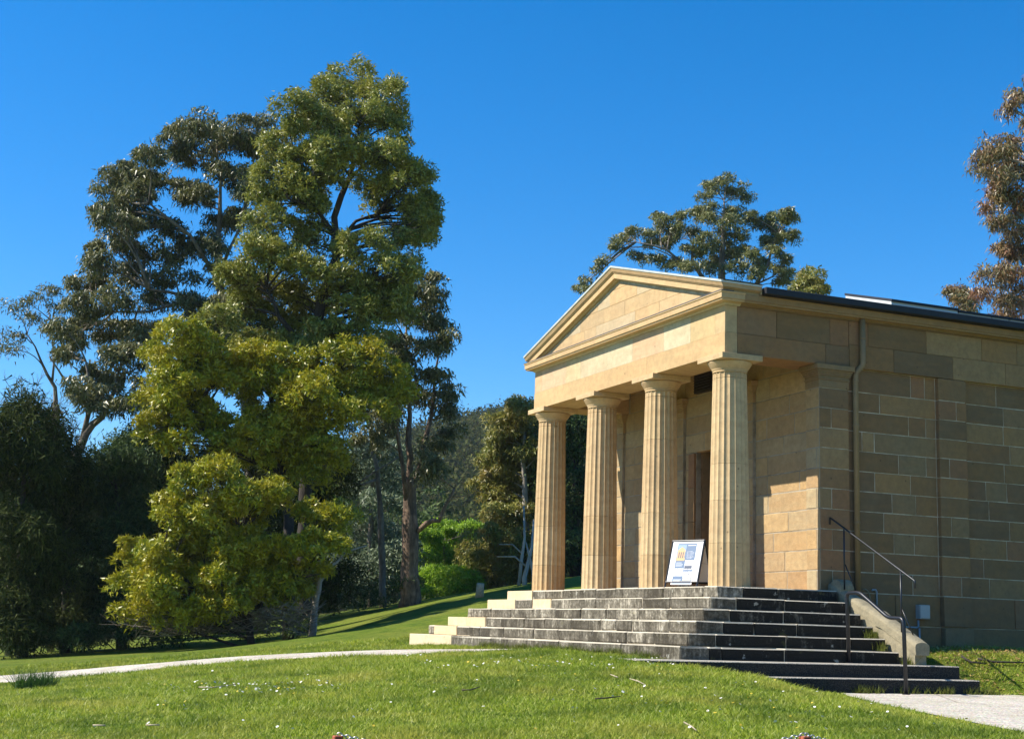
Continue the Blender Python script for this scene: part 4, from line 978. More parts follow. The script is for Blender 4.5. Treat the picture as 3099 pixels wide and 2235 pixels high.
# leaning gum
tree('gum_tree', 'leaning gum with a forked dark trunk against the sky at the far left', 'tree',
     [[base_of(140, 1420, 52, 0.3), TP(168, 1010, 52, 0.22), TP(190, 960, 52, 0.2), TP(222, 925, 52, 0.16), TP(250, 870, 52, 0.1), TP(270, 800, 52, 0.05)], [TP(180, 980, 52, 0.14), TP(205, 880, 52, 0.1), TP(190, 800, 52, 0.05)], [TP(205, 900, 52, 0.08), TP(150, 850, 51.5, 0.06), TP(110, 790, 51, 0.03)]],
     lobes_px([(190, 830, 40, 26), (240, 810, 40, 28), (290, 800, 40, 30), (160, 790, 34, 26), (280, 860, 44, 28), (220, 870, 44, 26), (300, 900, 30, 24), (190, 905, 36, 24), (250, 915, 40, 22), (150, 740, 28, 20), (160, 870, 24, 24), (290, 760, 32, 24)], 52, 1.6),
     L_euc, B_mid, per=5.0, csize=0.32, n=95, L=0.17, Wd=0.042, droop=1.6, limb=0.06, shell=0.4, outb=0.35)
tree('gum_tree', 'thin see-through gum crown against the sky at the left edge of the photo', 'tree',
     [[base_of(120, 1400, 56, 0.2), TP(125, 900, 56, 0.14), TP(120, 860, 56, 0.1), TP(90, 800, 56, 0.06), TP(60, 740, 56, 0.03)], [TP(115, 850, 56, 0.07), TP(120, 760, 56, 0.04), TP(105, 680, 56, 0.02)]],
     lobes_px([(25, 690, 26, 16), (60, 670, 24, 16), (100, 650, 20, 14), (120, 690, 26, 18), (70, 720, 34, 18), (30, 740, 24, 14), (140, 730, 24, 18), (20, 775, 12, 10), (100, 740, 26, 16)], 56, 1.2),
     L_euc, B_mid, per=2.6, csize=0.36, n=90, L=0.14, Wd=0.035, droop=1.2, limb=0.035, shell=0.3)
# multi-stemmed gum between blackwood and temple
tree('gum_tree', 'gum with shaggy brown base and several pale stems beside the bright willow', 'tree',
     [[base_of(905, 1352, 50, 0.56), TP(907, 1300, 50, 0.44), TP(910, 1230, 50, 0.40), TP(909, 1130, 50, 0.36), TP(907, 1050, 50, 0.2), TP(905, 980, 50, 0.15), TP(909, 920, 50, 0.12), TP(903, 820, 50, 0.08), TP(900, 700, 50, 0.04)],
      [TP(903, 1120, 50, 0.15), TP(893, 1040, 49.7, 0.11), TP(880, 960, 49.5, 0.09), TP(868, 860, 49.3, 0.05)],
      [TP(915, 1110, 50, 0.17), TP(925, 1050, 50.2, 0.14), TP(945, 960, 50.4, 0.12), TP(960, 880, 50.5, 0.09), TP(969, 790, 50.6, 0.05), TP(950, 680, 50.6, 0.03)],
      [TP(918, 1180, 50, 0.14), TP(945, 1160, 49.6, 0.12), TP(972, 1150, 49.4, 0.10), TP(986, 1128, 49.3, 0.08), TP(998, 1100, 49.2, 0.07), TP(1006, 1080, 49.2, 0.05)],
      [TP(1000, 1098, 49.2, 0.025), TP(1030, 1098, 49.1, 0.02), TP(1060, 1088, 49, 0.018), TP(1095, 1096, 49, 0.008)]],
     lobes_px([(930, 625, 36, 24), (900, 660, 44, 28), (950, 680, 34, 28), (980, 730, 26, 28), (920, 720, 50, 28), (870, 770, 44, 28), (960, 780, 30, 24), (900, 800, 44, 26), (990, 750, 18, 18), (950, 840, 34, 26), (870, 860, 44, 24), (985, 880, 26, 24), (1005, 925, 22, 24), (930, 890, 40, 22), (1000, 960, 20, 24), (960, 1000, 26, 30), (965, 1050, 26, 34), (850, 930, 40, 22), (820, 980, 40, 20), (880, 950, 30, 18), (850, 700, 44, 30)], 50, 1.4),
     L_euc, B_brown, per=6.0, csize=0.32, n=95, L=0.16, Wd=0.042, droop=1.6, limb=0.045, shell=0.4, outb=0.35)
tree('gum_tree', 'smaller gum with a bare grey stem forking left of the shaggy trunk', 'tree',
     [[base_of(848, 1380, 53, 0.2), TP(842, 1110, 53, 0.14), TP(835, 1040, 53, 0.12), TP(820, 960, 53, 0.08), TP(830, 880, 53, 0.04)], [TP(838, 1060, 53, 0.07), TP(800, 1075, 52.5, 0.06), TP(770, 1060, 52.2, 0.04)], [TP(780, 1080, 52.4, 0.06), TP(840, 1040, 52.8, 0.05), TP(885, 1010, 53, 0.03)]],
     lobes_px([(810, 1000, 44, 20), (850, 1020, 30, 18), (790, 960, 40, 20), (840, 900, 40, 22)], 53, 1.0),
     L_euc, B_mid, per=2.6, csize=0.45, n=120, L=0.15, Wd=0.04, droop=1.5, limb=0.04, shell=0.4)
# white trunked sapling
tree('white_gum', 'short white trunked gum with one raised arm at the lawn edge', 'tree',
     [[base_of(691, 1400, 42.5, 0.15), TP(695, 1350, 42.5, 0.135), TP(703, 1300, 42.5, 0.13), TP(709, 1265, 42.5, 0.11), TP(706, 1240, 42.5, 0.09)], [TP(705, 1295, 42.5, 0.075), TP(722, 1265, 42.6, 0.06), TP(745, 1245, 42.8, 0.05), TP(770, 1222, 43, 0.04), TP(812, 1208, 43.3, 0.02)]],
     lobes_px([(775, 1150, 30, 18), (740, 1130, 26, 16)], 43, 0.4), L_wattle, B_pale, per=4, csize=0.3, n=120, L=0.11, Wd=0.035, droop=0.4, limb=0.02)
# silver wattles and shrubs in the gap
tree('silver_wattle', 'pale silvery wattle behind the white trunked gum', 'tree',
     [[base_of(820, 1380, 60, 0.2), TP(820, 1200, 60, 0.15), TP(825, 1080, 60, 0.08)]],
     lobes_px([(850, 1010, 50, 22), (800, 1040, 40, 26), (880, 1060, 40, 26), (830, 1080, 50, 30), (780, 1110, 40, 30), (860, 1130, 44, 30), (790, 1170, 46, 30), (850, 1200, 44, 34), (780, 1240, 40, 34), (840, 1270, 50, 34), (790, 1310, 46, 28), (870, 1310, 40, 30), (880, 1240, 36, 34), (740, 1280, 40, 34)], 60, 1.6),
     L_silver, B_mid, per=3.6, csize=0.5, n=150, L=0.14, Wd=0.05, droop=0.6, limb=0.04)
tree('willow_tree', 'bright lime green willow between the shaggy trunk and the porch', 'tree',
     [[base_of(990, 1330, 66, 0.2), TP(990, 1240, 66, 0.15), TP(985, 1190, 66, 0.08)]],
     lobes_px([(975, 1180, 34, 20), (950, 1200, 26, 24), (1010, 1190, 34, 22), (1050, 1185, 24, 24), (990, 1220, 40, 24), (945, 1240, 26, 24), (1045, 1220, 24, 24), (1010, 1240, 30, 20)], 66, 1.2),
     L_willow, B_mid, per=10, csize=0.28, n=90, L=0.15, Wd=0.045, droop=1.5, limb=0.03, shell=0.4)
tree('shrub', 'light green leafy shrub at the foot of the shaggy gum trunk', 'shrub',
     [[base_of(975, 1335, 56, 0.06), TP(975, 1300, 56, 0.03)]],
     lobes_px([(955, 1290, 34, 28), (990, 1290, 36, 30), (1030, 1285, 34, 26), (970, 1325, 40, 20), (1020, 1315, 36, 18), (930, 1320, 24, 20)], 56, 1.0),
     L_willow, B_mid, per=4.5, csize=0.35, n=110, L=0.15, Wd=0.045, droop=0.5, limb=0.02)
# bronze tipped gum beside porch
tree('gum_tree', 'dense gum with bronze and orange tips directly left of the first column', 'tree',
     [[base_of(1170, 1290, 57, 0.28), TP(1165, 1150, 57, 0.2), TP(1160, 1020, 57, 0.12), TP(1160, 930, 57, 0.05)]],
     lobes_px([(1160, 915, 34, 24), (1120, 945, 34, 24), (1180, 950, 36, 30), (1095, 985, 30, 26), (1140, 990, 44, 30), (1190, 1010, 36, 34), (1100, 1035, 34, 28), (1150, 1050, 44, 30), (1080, 1080, 34, 26), (1120, 1100, 44, 30), (1180, 1090, 36, 34), (1110, 1150, 40, 28), (1165, 1160, 40, 34), (1080, 1200, 34, 28), (1130, 1210, 50, 30), (1060, 1240, 36, 26), (1110, 1260, 50, 26), (1180, 1230, 36, 34), (1050, 1280, 34, 20), (1090, 1295, 40, 18), (1150, 1285, 36, 16)], 57, 1.6),
     L_orange, B_pale, per=7.0, csize=0.32, n=100, L=0.15, Wd=0.045, droop=1.1, limb=0.04)
tree('dark_tree', 'very dark green tree seen between the left columns', 'tree',
     [[base_of(1275, 1280, 56, 0.3), TP(1275, 1100, 56, 0.2), TP(1275, 960, 56, 0.08)]],
     lobes_px([(1250, 945, 34, 26), (1290, 950, 34, 26), (1240, 1000, 40, 34), (1290, 1010, 40, 34), (1250, 1070, 44, 36), (1300, 1080, 44, 36), (1240, 1140, 44, 36), (1300, 1150, 44, 36), (1250, 1210, 44, 34), (1300, 1220, 44, 34), (1220, 1230, 30, 30), (1270, 1255, 50, 18), (1360, 1060, 40, 50), (1360, 1160, 40, 50), (1370, 1240, 40, 26)], 56, 1.6),
     L_green, B_dark, per=4.5, csize=0.5, n=150, L=0.15, Wd=0.05, droop=1.0, limb=0.05)
def stem_thing(label, trs, name='slender_gum'):
    root = empty(name, trs[0][0][:3]); tag(root, label, 'tree', None); off = np.array(trs[0][0][:3])
    mb = MB()
    for t in trs: mb.tube([np.array(p[:3])-off for p in t], [p[3] for p in t], 8)
    mb.build('trunk', B_pale, root, True); return root
stem_thing('straight slender pale stem, leftmost of the three beside the first column', [[base_of(1148, 1302, 50, 0.07), TP(1155, 1240, 50, 0.06), TP(1162, 1190, 50, 0.045), TP(1160, 1120, 50.5, 0.03)], [TP(1156, 1225, 50, 0.03), TP(1135, 1205, 50, 0.025), TP(1105, 1205, 50, 0.015)]])
stem_thing('curved white stem, middle one of the three beside the first column', [[base_of(1163, 1298, 49, 0.10), TP(1161, 1280, 49, 0.085), TP(1170, 1245, 49, 0.07), TP(1178, 1210, 49, 0.05), TP(1182, 1150, 49.5, 0.03)], [TP(1167, 1255, 49, 0.035), TP(1140, 1232, 49, 0.03), TP(1100, 1232, 49, 0.015)]])
stem_thing('white forked stem nearest the first column', [[base_of(1184, 1292, 48, 0.08), TP(1180, 1260, 48, 0.065), TP(1172, 1230, 48, 0.04), TP(1165, 1200, 48, 0.02)], [TP(1180, 1262, 48, 0.04), TP(1192, 1235, 48, 0.03), TP(1195, 1200, 48, 0.02)]])
# casuarinas at the left
def casu(label, ub, vb, s, lob, mat=L_casu, name='casuarina_tree', per=4.2, n=170):
    tree(name, label, 'tree', [[base_of(ub, vb, s, 0.25), TP(ub, (vb+lob[0][1])/2, s, 0.15), TP(lob[0][0], lob[0][1]+10, s, 0.04)]], lobes_px(lob, s, 1.0), mat, B_dark, per=per, csize=0.46, n=n, L=0.20, Wd=0.032, droop=1.0, limb=0.035, shell=0.3, outb=0.3, flat_=1.1)
casu('dark pointed casuarina filling the far left edge', 50, 1440, 45, [(62, 905, 18, 24), (45, 940, 34, 28), (80, 960, 30, 30), (20, 970, 34, 34), (60, 1010, 50, 36), (10, 1050, 34, 44), (90, 1050, 40, 40), (40, 1110, 56, 44), (100, 1130, 44, 44), (10, 1190, 40, 50), (70, 1210, 56, 50), (30, 1290, 56, 50), (90, 1300, 50, 50), (20, 1370, 50, 44), (80, 1380, 50, 40), (40, 1420, 60, 24)])
casu('dark drooping casuarina, second from the left edge', 150, 1430, 46.5, [(110, 960, 22, 24), (130, 1010, 34, 30), (155, 1060, 30, 34), (110, 1090, 34, 34), (160, 1120, 30, 40), (130, 1180, 40, 44), (170, 1220, 30, 40), (130, 1280, 44, 44), (170, 1330, 36, 40), (130, 1380, 44, 36), (180, 1400, 30, 24), (150, 1420, 40, 14)])
casu('mid green feathery shrub tree between the casuarinas and the golden wattle', 270, 1420, 47, [(250, 1010, 34, 24), (225, 1040, 30, 26), (290, 1050, 34, 28), (330, 1050, 24, 20), (240, 1090, 40, 34), (300, 1110, 40, 34), (220, 1150, 30, 40), (280, 1170, 44, 40), (240, 1220, 40, 40), (300, 1240, 34, 40), (220, 1290, 34, 40), (270, 1310, 40, 40), (240, 1370, 40, 34), (300, 1390, 40, 24), (200, 1400, 26, 24)], L_green, 'feathery_tree')
casu('blackish casuarina crown showing behind the golden wattle boughs', 345, 1400, 51, [(310, 985, 26, 22), (290, 1010, 30, 24), (350, 1010, 40, 30), (380, 1050, 40, 34), (340, 1080, 40, 40), (360, 1150, 44, 44), (340, 1220, 40, 44), (380, 1280, 50, 50), (320, 1330, 40, 44), (430, 1040, 40, 30), (500, 1040, 40, 30), (560, 1050, 40, 30), (620, 1060, 44, 30), (680, 1070, 44, 34), (740, 1080, 40, 34), (700, 1140, 50, 40), (640, 1180, 50, 40), (760, 1060, 40, 30), (680, 1230, 40, 30), (740, 1300, 40, 40), (640, 1260, 40, 30)])
# bare twiggy tree
def bare(label, ub, vb, s, tips, r0=0.05):
    root = empty('bare_tree', base_of(ub, vb, s, 1)[:3]); tag(root, label, 'tree'); off = np.array(base_of(ub, vb, s, 1)[:3]); mb = MB()
    crown = S(*tips[0], s) 
    mb.tube([np.zeros(3), crown-off], [0.12, r0], 7)
    def br(p, d, ln, r, dep):
        q = p+d*ln; mid = (p+q)/2+rng.normal(0, ln*0.07, 3); mb.tube([p-off, mid-off, q-off], [r, r*0.8, r*0.55], 4, cap=False)
        if dep <= 0: return
        for _ in range(3):
            nd = d+rng.normal(0, 0.42, 3)+np.array([0, 0, 0.12]); nd /= np.linalg.norm(nd); br(q if _ else mid, nd, ln*random.uniform(0.6, 0.9), r*0.6, dep-1)
    for (u, v) in tips[1:]:
        t = S(u, v, s+random.uniform(-1, 1)); d = t-crown; ln = np.linalg.norm(d); d = d/ln; br(crown, d, ln*0.5, r0, 4)
    mb.build('trunk', B_mid, root, True); return root
bare('leafless twiggy tree rising over the casuarinas at the left edge', 25, 1400, 47, [(30, 985), (10, 900), (45, 880), (75, 890), (-10, 930)], 0.055)
bare('leafless twiggy tree beside the leaning gum trunk', 118, 1400, 48, [(100, 1020), (130, 950), (160, 960), (110, 930)], 0.04)

# gum behind the temple roof
def Z(x, y, rx, ry): return ((1700+x/2.668)/1.3664, (500+y/2.668)/1.3664, rx/2.668/1.3664, ry/2.668/1.3664)
def ZT(x, y, s, r): u, v, _, _ = Z(x, y, 1, 1); return TP(u, v, s, r)
zl = [(1330, 165, 90, 45), (1210, 190, 70, 45), (1420, 210, 80, 50), (1180, 260, 60, 30), (1490, 270, 50, 35), (730, 425, 60, 30), (800, 470, 90, 50), (880, 530, 110, 55), (950, 440, 80, 45), (1180, 370, 80, 45), (1090, 420, 90, 55), (1210, 440, 70, 50), (1390, 390, 80, 45), (1350, 460, 70, 40), (1540, 430, 80, 40), (1620, 480, 80, 45), (1720, 440, 80, 45), (1800, 400, 80, 40), (1840, 460, 50, 45), (1680, 540, 90, 50), (1860, 590, 50, 50), (1780, 600, 60, 40), (590, 560, 80, 35), (500, 610, 70, 35), (430, 670, 45, 50), (720, 600, 80, 50), (800, 650, 90, 45), (900, 610, 80, 50), (1370, 560, 100, 50), (1470, 600, 60, 40), (1050, 560, 60, 45), (1180, 620, 70, 45), (1280, 660, 80, 45), (1040, 660, 60, 35), (1680, 640, 70, 45), (1730, 700, 60, 40), (1160, 710, 100, 45), (1320, 740, 100, 50), (1450, 720, 90, 50), (1560, 750, 80, 45), (600, 760, 90, 30), (740, 780, 70, 35), (880, 790, 100, 45), (1030, 830, 100, 40), (1200, 830, 120, 45), (1400, 850, 110, 45), (1540, 880, 80, 40), (1640, 810, 70, 45), (1790, 790, 55, 45), (1740, 870, 60, 35), (1810, 900, 70, 40), (1790, 960, 70, 30), (340, 790, 45, 35), (300, 850, 35, 25), (170, 960, 40, 30), (130, 1010, 35, 30), (220, 1010, 50, 40)]
tree('gum_tree', 'domed gum with airy tiers of leaves rising behind the temple pediment', 'tree',
     [[base_of(1590, 1000, 70, 0.35), ZT(1290, 1250, 70, 0.3), ZT(1290, 900, 70, 0.24), ZT(1300, 640, 70, 0.17), ZT(1300, 450, 70, 0.1), ZT(1310, 280, 70, 0.05)], [ZT(1290, 1100, 70, 0.18), ZT(1050, 780, 69.5, 0.13), ZT(1060, 640, 69.5, 0.06)], [ZT(1050, 860, 69.5, 0.1), ZT(850, 680, 69, 0.07), ZT(600, 620, 68.5, 0.03)], [ZT(1400, 1200, 70, 0.2), ZT(1580, 960, 70, 0.14), ZT(1660, 800, 70.5, 0.1), ZT(1710, 620, 70.5, 0.06), ZT(1780, 480, 70.5, 0.03)], [ZT(1590, 950, 70, 0.07), ZT(1700, 900, 70, 0.05), ZT(1800, 800, 70, 0.02)]],
     lobes_px([Z(*q) for q in zl], 70, 1.4), L_eucfar, B_mid, per=9.5, csize=0.26, n=62, L=0.16, Wd=0.042, droop=0.8, limb=0.045, shell=0.4)
tree('gum_tree', 'small yellowish gum top peeping over the roof gutter right of the domed gum', 'tree',
     [[base_of(1790, 1000, 62, 0.2), ZT(1990, 1250, 62, 0.15), ZT(1990, 1050, 62, 0.06)]],
     lobes_px([Z(*q) for q in [(1950, 910, 70, 35), (2030, 920, 60, 35), (1960, 980, 80, 40), (2080, 970, 50, 35), (2110, 1020, 45, 25), (1900, 1010, 40, 30), (2020, 1040, 60, 25)]], 62, 0.8), L_orange, B_pale, per=3, csize=0.30, n=130, L=0.15, Wd=0.045, droop=0.5, limb=0.03)
tree('gum_tree', 'tall red tinted gum cut by the right edge of the photo behind the roof', 'tree',
     [[base_of(2330, 1000, 34, 0.3), TP(2320, 600, 34, 0.2), TP(2290, 400, 34, 0.12), TP(2275, 230, 34, 0.05)], [TP(2320, 640, 34, 0.1), TP(2250, 560, 34, 0.06), TP(2215, 450, 34, 0.03)]],
     lobes_px([(2262, 215, 18, 18), (2252, 245, 20, 18), (2255, 320, 28, 28), (2195, 350, 28, 20), (2225, 350, 30, 24), (2185, 385, 22, 24), (2215, 400, 30, 26), (2255, 390, 30, 34), (2205, 430, 20, 26), (2240, 450, 30, 30), (2265, 470, 26, 34), (2200, 470, 14, 20), (2215, 510, 18, 20), (2250, 520, 30, 34), (2230, 570, 28, 30), (2265, 580, 26, 34), (2205, 620, 26, 22), (2240, 640, 34, 30), (2195, 660, 22, 20), (2225, 685, 34, 24), (2265, 680, 30, 30), (2310, 300, 40, 60), (2320, 440, 40, 60), (2320, 580, 40, 60), (2310, 700, 40, 50), (2310, 190, 30, 40)], 34, 0.9),
     L_red, B_pale, per=9, csize=0.22, n=110, L=0.105, Wd=0.024, droop=1.8, limb=0.05, shell=0.3)
tree('gum_tree', 'small isolated reddish gum tip above the gutter near the right edge', 'tree',
     [[base_of(2130, 1000, 40, 0.1), TP(2130, 760, 40, 0.06), TP(2130, 670, 40, 0.02)]],
     lobes_px([(2125, 650, 20, 14), (2118, 670, 18, 14), (2138, 672, 18, 16), (2130, 692, 26, 12)], 40, 0.4), L_red, B_pale, per=14, csize=0.22, n=110, L=0.105, Wd=0.024, droop=1.2, limb=0.03, shell=0.3)

# dark understorey so that the wood closes behind the trees
ul = []
for i in range(70):
    u = random.uniform(-60, 1230); s = random.uniform(60, 74) if not 915 < u < 1100 else random.uniform(76, 84); top = np.interp(u, [0, 200, 350, 700, 900, 1000, 1100, 1230], [1060, 1060, 1000, 1060, 1100, 1190, 1140, 1100]); v = random.uniform(top, 1360)
    ul.append((S(u, v, s), np.array([1.5, 1.5, 1.3])*random.uniform(0.8, 1.4)))
cen, rad, own = clumps_in(ul, 4.0, 0.75)
V = leaf_tris(cen, rad, 55, 0.34, 0.13, 0.6, 0.4, 0.4)
o = link('woodland_understorey', fast_mesh('understorey', V, 3, L_green), None); tag(o, 'dark mass of undergrowth closing the wood behind the garden trees', 'undergrowth', kind='stuff')
# brush at the wood edge
bl = []
for i in range(40):
    u = np.interp(i, [0, 39], [-30, 900]); s = random.uniform(43.5, 47) if u < 650 else random.uniform(50, 54)
    p = S(u, 1400, s); bl.append((np.array([p[0], p[1], g1(p[0], p[1])+0.35]), np.array([0.75, 0.75, 0.5])*random.uniform(0.7, 1.3)))
cen, rad, own = clumps_in(bl, 14.0, 0.3)
V = leaf_tris(cen, rad, 60, 0.16, 0.04, -0.3, 0.4, 0.3)
o = link('edge_brush', fast_mesh('brush', V, 3, L_green), None); tag(o, 'low dark brush and ferns along the wood edge of the lawn', 'undergrowth', kind='stuff')
# dead skirts under the low wattle: tangle of fine twigs
mb = MB(); 
for i in range(620):
    u = random.uniform(290, 690); v = random.uniform(1345, 1408)
    p = S(u, v, random.uniform(40.6, 42.5)); d = rng.normal(size=3); d[2] = abs(d[2])*0.3+0.1; d /= np.linalg.norm(d); ln = random.uniform(0.4, 1.1)
    zg = g1(p[0], p[1]); p[2] = max(p[2], zg+0.05)
    mb.tube([p, p+d*ln*0.5+rng.normal(0, 0.06, 3), p+d*ln], [0.012, 0.009, 0.004], 3, cap=False)
o = mb.build('brushwood', B_mid); tag(o, 'tangle of dead grey twigs under the low golden wattle', 'brushwood', kind='stuff')

# distant forest on the hill
N = 4000; az = rng.uniform(-0.12, 0.60, N); dd = 95+330*rng.random(N)**0.8
hx = -np.cos(az)*dd; hy = np.sin(az)*dd; hz = ground(hx, hy)
cr = 2.4+1.8*rng.random(N); cen = np.stack([hx, hy, hz+cr*1.0+2.5], 1); rad = np.stack([cr, cr, cr*1.05], 1)
V = leaf_tris(cen, rad, 110, 0.75, 0.5, 0.2, 0.6, 0.6)
o = link('hill_forest', fast_mesh('hill_forest', V, 3, L_hill), None); tag(o, 'distant gum forest covering the hill', 'forest', kind='stuff')

# ------------------------------------------------------------ grass

NB = 430000
az0 = math.atan2(FWD[1], FWD[0]); a = az0+rng.uniform(-0.40, 0.40, NB*2); s_ = 9.5+26*rng.random(NB*2)**1.25
gxp = CAM[0]+np.cos(a)*s_; gyp = CAM[1]+np.sin(a)*s_
ppoly = PL+PR[::-1]
keep = (poly_dist(gxp, gyp, PAVPOLY) > -0.03) & (poly_dist(gxp, gyp, ppoly) > -0.05) & ~((gxp > PXL-1.75) & (gxp < 2.74) & (gyp > -1.66) & (gyp < 2.4)) & ~((gxp > XL) & (gxp < 0) & (gyp > 2.3)) & ~((gxp > 1.6) & (gxp < 2.75) & (gyp > -2.75) & (gyp < 3.5))
gxp = gxp[keep][:NB]; gyp = gyp[keep][:NB]; s_ = s_[keep][:NB]; n = len(gxp); gz = ground(gxp, gyp)
pn = 0.6*np.sin(gxp*2.1+1.3*np.sin(gyp*1.7))*np.sin(gyp*2.6+np.sin(gxp*1.1))+0.7*np.sin(gxp*7.3+2*np.sin(gyp*5.1))*np.sin(gyp*8.7+2*np.sin(gxp*6.3)); pn = np.clip(pn, -1, 1.3)
hgt = (0.018+0.034*rng.random(n)**1.5)*(1+0.62*pn)*(0.8+s_/45); wd = (0.006+0.00045*s_)*(0.7+0.6*rng.random(n))
ang = rng.uniform(0, 6.283, n); tx = rng.normal(0, 0.8, n)*hgt; ty = rng.normal(0, 0.8, n)*hgt
V = np.empty((n, 3, 3)); cx_ = np.cos(ang)*wd/2; sx_ = np.sin(ang)*wd/2
V[:, 0] = np.stack([gxp-cx_, gyp-sx_, gz-0.004], 1); V[:, 1] = np.stack([gxp+cx_, gyp+sx_, gz-0.004], 1); V[:, 2] = np.stack([gxp+tx, gyp+ty, gz+hgt], 1)
o = link('grass', fast_mesh('grass', V.reshape(-1, 3), 3, L_grass), None); tag(o, 'short mown green grass blades of the lawn', 'grass', kind='stuff')
# weeds along the bottom step and step corners
def tufts(spots, hgt, n, spread, mat, name):
    VV = []
    for (x, y, z) in spots:
        m = n; px_ = x+rng.normal(0, spread, m); py_ = y+rng.normal(0, spread, m); an = rng.uniform(0, 6.28, m); h = hgt*(0.4+0.8*rng.random(m)); w = 0.007
        t = rng.normal(0, 0.5, (m, 2))*h[:, None]
        Vv = np.empty((m, 3, 3)); Vv[:, 0] = np.stack([px_-np.cos(an)*w, py_-np.sin(an)*w, np.full(m, z)], 1); Vv[:, 1] = np.stack([px_+np.cos(an)*w, py_+np.sin(an)*w, np.full(m, z)], 1); Vv[:, 2] = np.stack([px_+t[:, 0], py_+t[:, 1], z+h], 1); VV.append(Vv.reshape(-1, 3))
    return fast_mesh(name, np.concatenate(VV), 3, mat)
sp = []
for i in range(70):
    x = random.uniform(-6, 1.6); y = -1.70-random.random()*0.10; sp.append((x, y, g1(x, y)))
for i in range(26):
    y = random.uniform(-1.0, 3.3); sp.append((2.76, y, -1.59))
o = link('step_weeds', tufts(sp, 0.13, 34, 0.06, L_yg, 'step_weeds'), None); tag(o, 'straggling weeds growing along the foot of the steps', 'weeds', kind='stuff')
for (lab, x, y, z) in (('green weed in the crack at the parapet end of the third lowest stone step', 0.99+0.06, 2.28, -0.79), ('green weed on the second lowest stone step against the parapet', 1.33, 2.26, -0.985), ('leafy weed at the very foot of the parapet', 1.80, 2.42, -1.18)):
    e_ = link('step_weed', tufts([(x, y, z)], 0.16, 110, 0.05, L_yg, 'step_weed'), None); tag(e_, lab, 'weed')
for v_ in range(1):
    x, y, z, s0 = hit(70, 1527)
    e_ = link('weed_tuft', tufts([(x, y, z), (x+0.12, y+0.12, z), (x-0.05, y-0.14, z), (x+0.1, y+0.24, z)], 0.30, 170, 0.06, L_weed, 'weed_tuft'), None); tag(e_, 'bushy dark green weed beside the path at the left edge', 'weed')
# daisies
dm = MB(); ND = 420
for i in range(ND):
    if i < 120: u, v = random.gauss(560, 110), random.gauss(1530, 10)
    elif i < 220: u, v = random.uniform(1250, 2200), random.uniform(1500, 1630)
    elif i < 320: u, v = random.uniform(900, 1500), random.uniform(1455, 1490)
    else: u, v = random.uniform(0, 2200), random.uniform(1480, 1636)
    x, y, z, s0 = hit(u, v, 8, 40)
    if float(poly_dist(np.array([x]), np.array([y]), PAVPOLY)[0]) < 0.05 or float(poly_dist(np.array([x]), np.array([y]), ppoly)[0]) < 0.05: continue
    r = random.uniform(0.010, 0.017); tl = Vector((random.gauss(0, 0.4), random.gauss(0, 0.4), 1)).normalized(); a1 = tl.orthogonal().normalized(); a2 = tl.cross(a1); c = Vector((x, y, z+0.06))
    yel = i % 4 == 0
    dm.add([c+a1*r*math.cos(q*math.pi/4)+a2*r*math.sin(q*math.pi/4) for q in range(8)]+[c-tl*0.006], [tuple(range(8))]+[(8, (q+1) % 8, q) for q in range(8)], 1 if yel else 0)
    dm.add([c+tl*0.002+a1*r*.35*math.cos(q*math.pi/3)+a2*r*.35*math.sin(q*math.pi/3) for q in range(6)], [tuple(range(6))], 1)
o = dm.build('daisies', [simple('daisy_white', (0.8, 0.8, 0.76), 0.6), simple('daisy_yellow', (0.6, 0.45, 0.04), 0.6)]); tag(o, 'white and yellow daisies dotted through the lawn', 'flowers', kind='stuff')
# twigs on the lawn
TW = [('curved pale twig on the lawn below the right end of the steps', [(1395, 1512), (1412, 1517), (1430, 1526)], m_twig), ('short pale twig on the lawn left of the curved one', [(1352, 1502), (1368, 1508)], m_twig), ('long dark twig lying across the middle of the lawn', [(1318, 1558), (1345, 1556), (1374, 1552)], m_twigd),
      ('dark stick on the lawn left of the middle', [(1022, 1538), (1042, 1537), (1062, 1530)], m_twigd), ('thin pale bark strip near the path on the left lawn', [(440, 1530), (470, 1531), (522, 1524)], m_twig), ('pale twig near the lower right of the lawn', [(1515, 1612), (1532, 1622), (1542, 1630)], m_twig),
      ('faint pale twig low on the left lawn', [(205, 1617), (232, 1618)], m_twig), ('pale twig on the lower left lawn right of the faint one', [(322, 1617), (352, 1617)], m_twig)]
for lab, pts, m in TW:
    P = [hit(u, v, 8, 40) for u, v in pts]; mb = MB(); mb.tube([(p[0], p[1], p[2]+0.05) for p in P], [0.007, 0.008, 0.004][:len(P)], 6); o = mb.build('fallen_twig', m, None, True); tag(o, lab, 'twig')
# dead branches on the right-hand grass
for lab, pts in (('dark dead branch lying in the grass by the shaded wall', [(2165, 1468), (2200, 1475), (2268, 1478)]), ('forked dead branch on the bank beyond the lower steps', [(2130, 1462), (2150, 1475), (2185, 1480)])):
    P = [hit(u, v, 15, 45) for u, v in pts]; mb = MB(); mb.tube([(p[0], p[1], p[2]+0.06) for p in P], [0.02, 0.018, 0.01], 6); o = mb.build('fallen_branch', B_dark, None, True); tag(o, lab, 'branch')
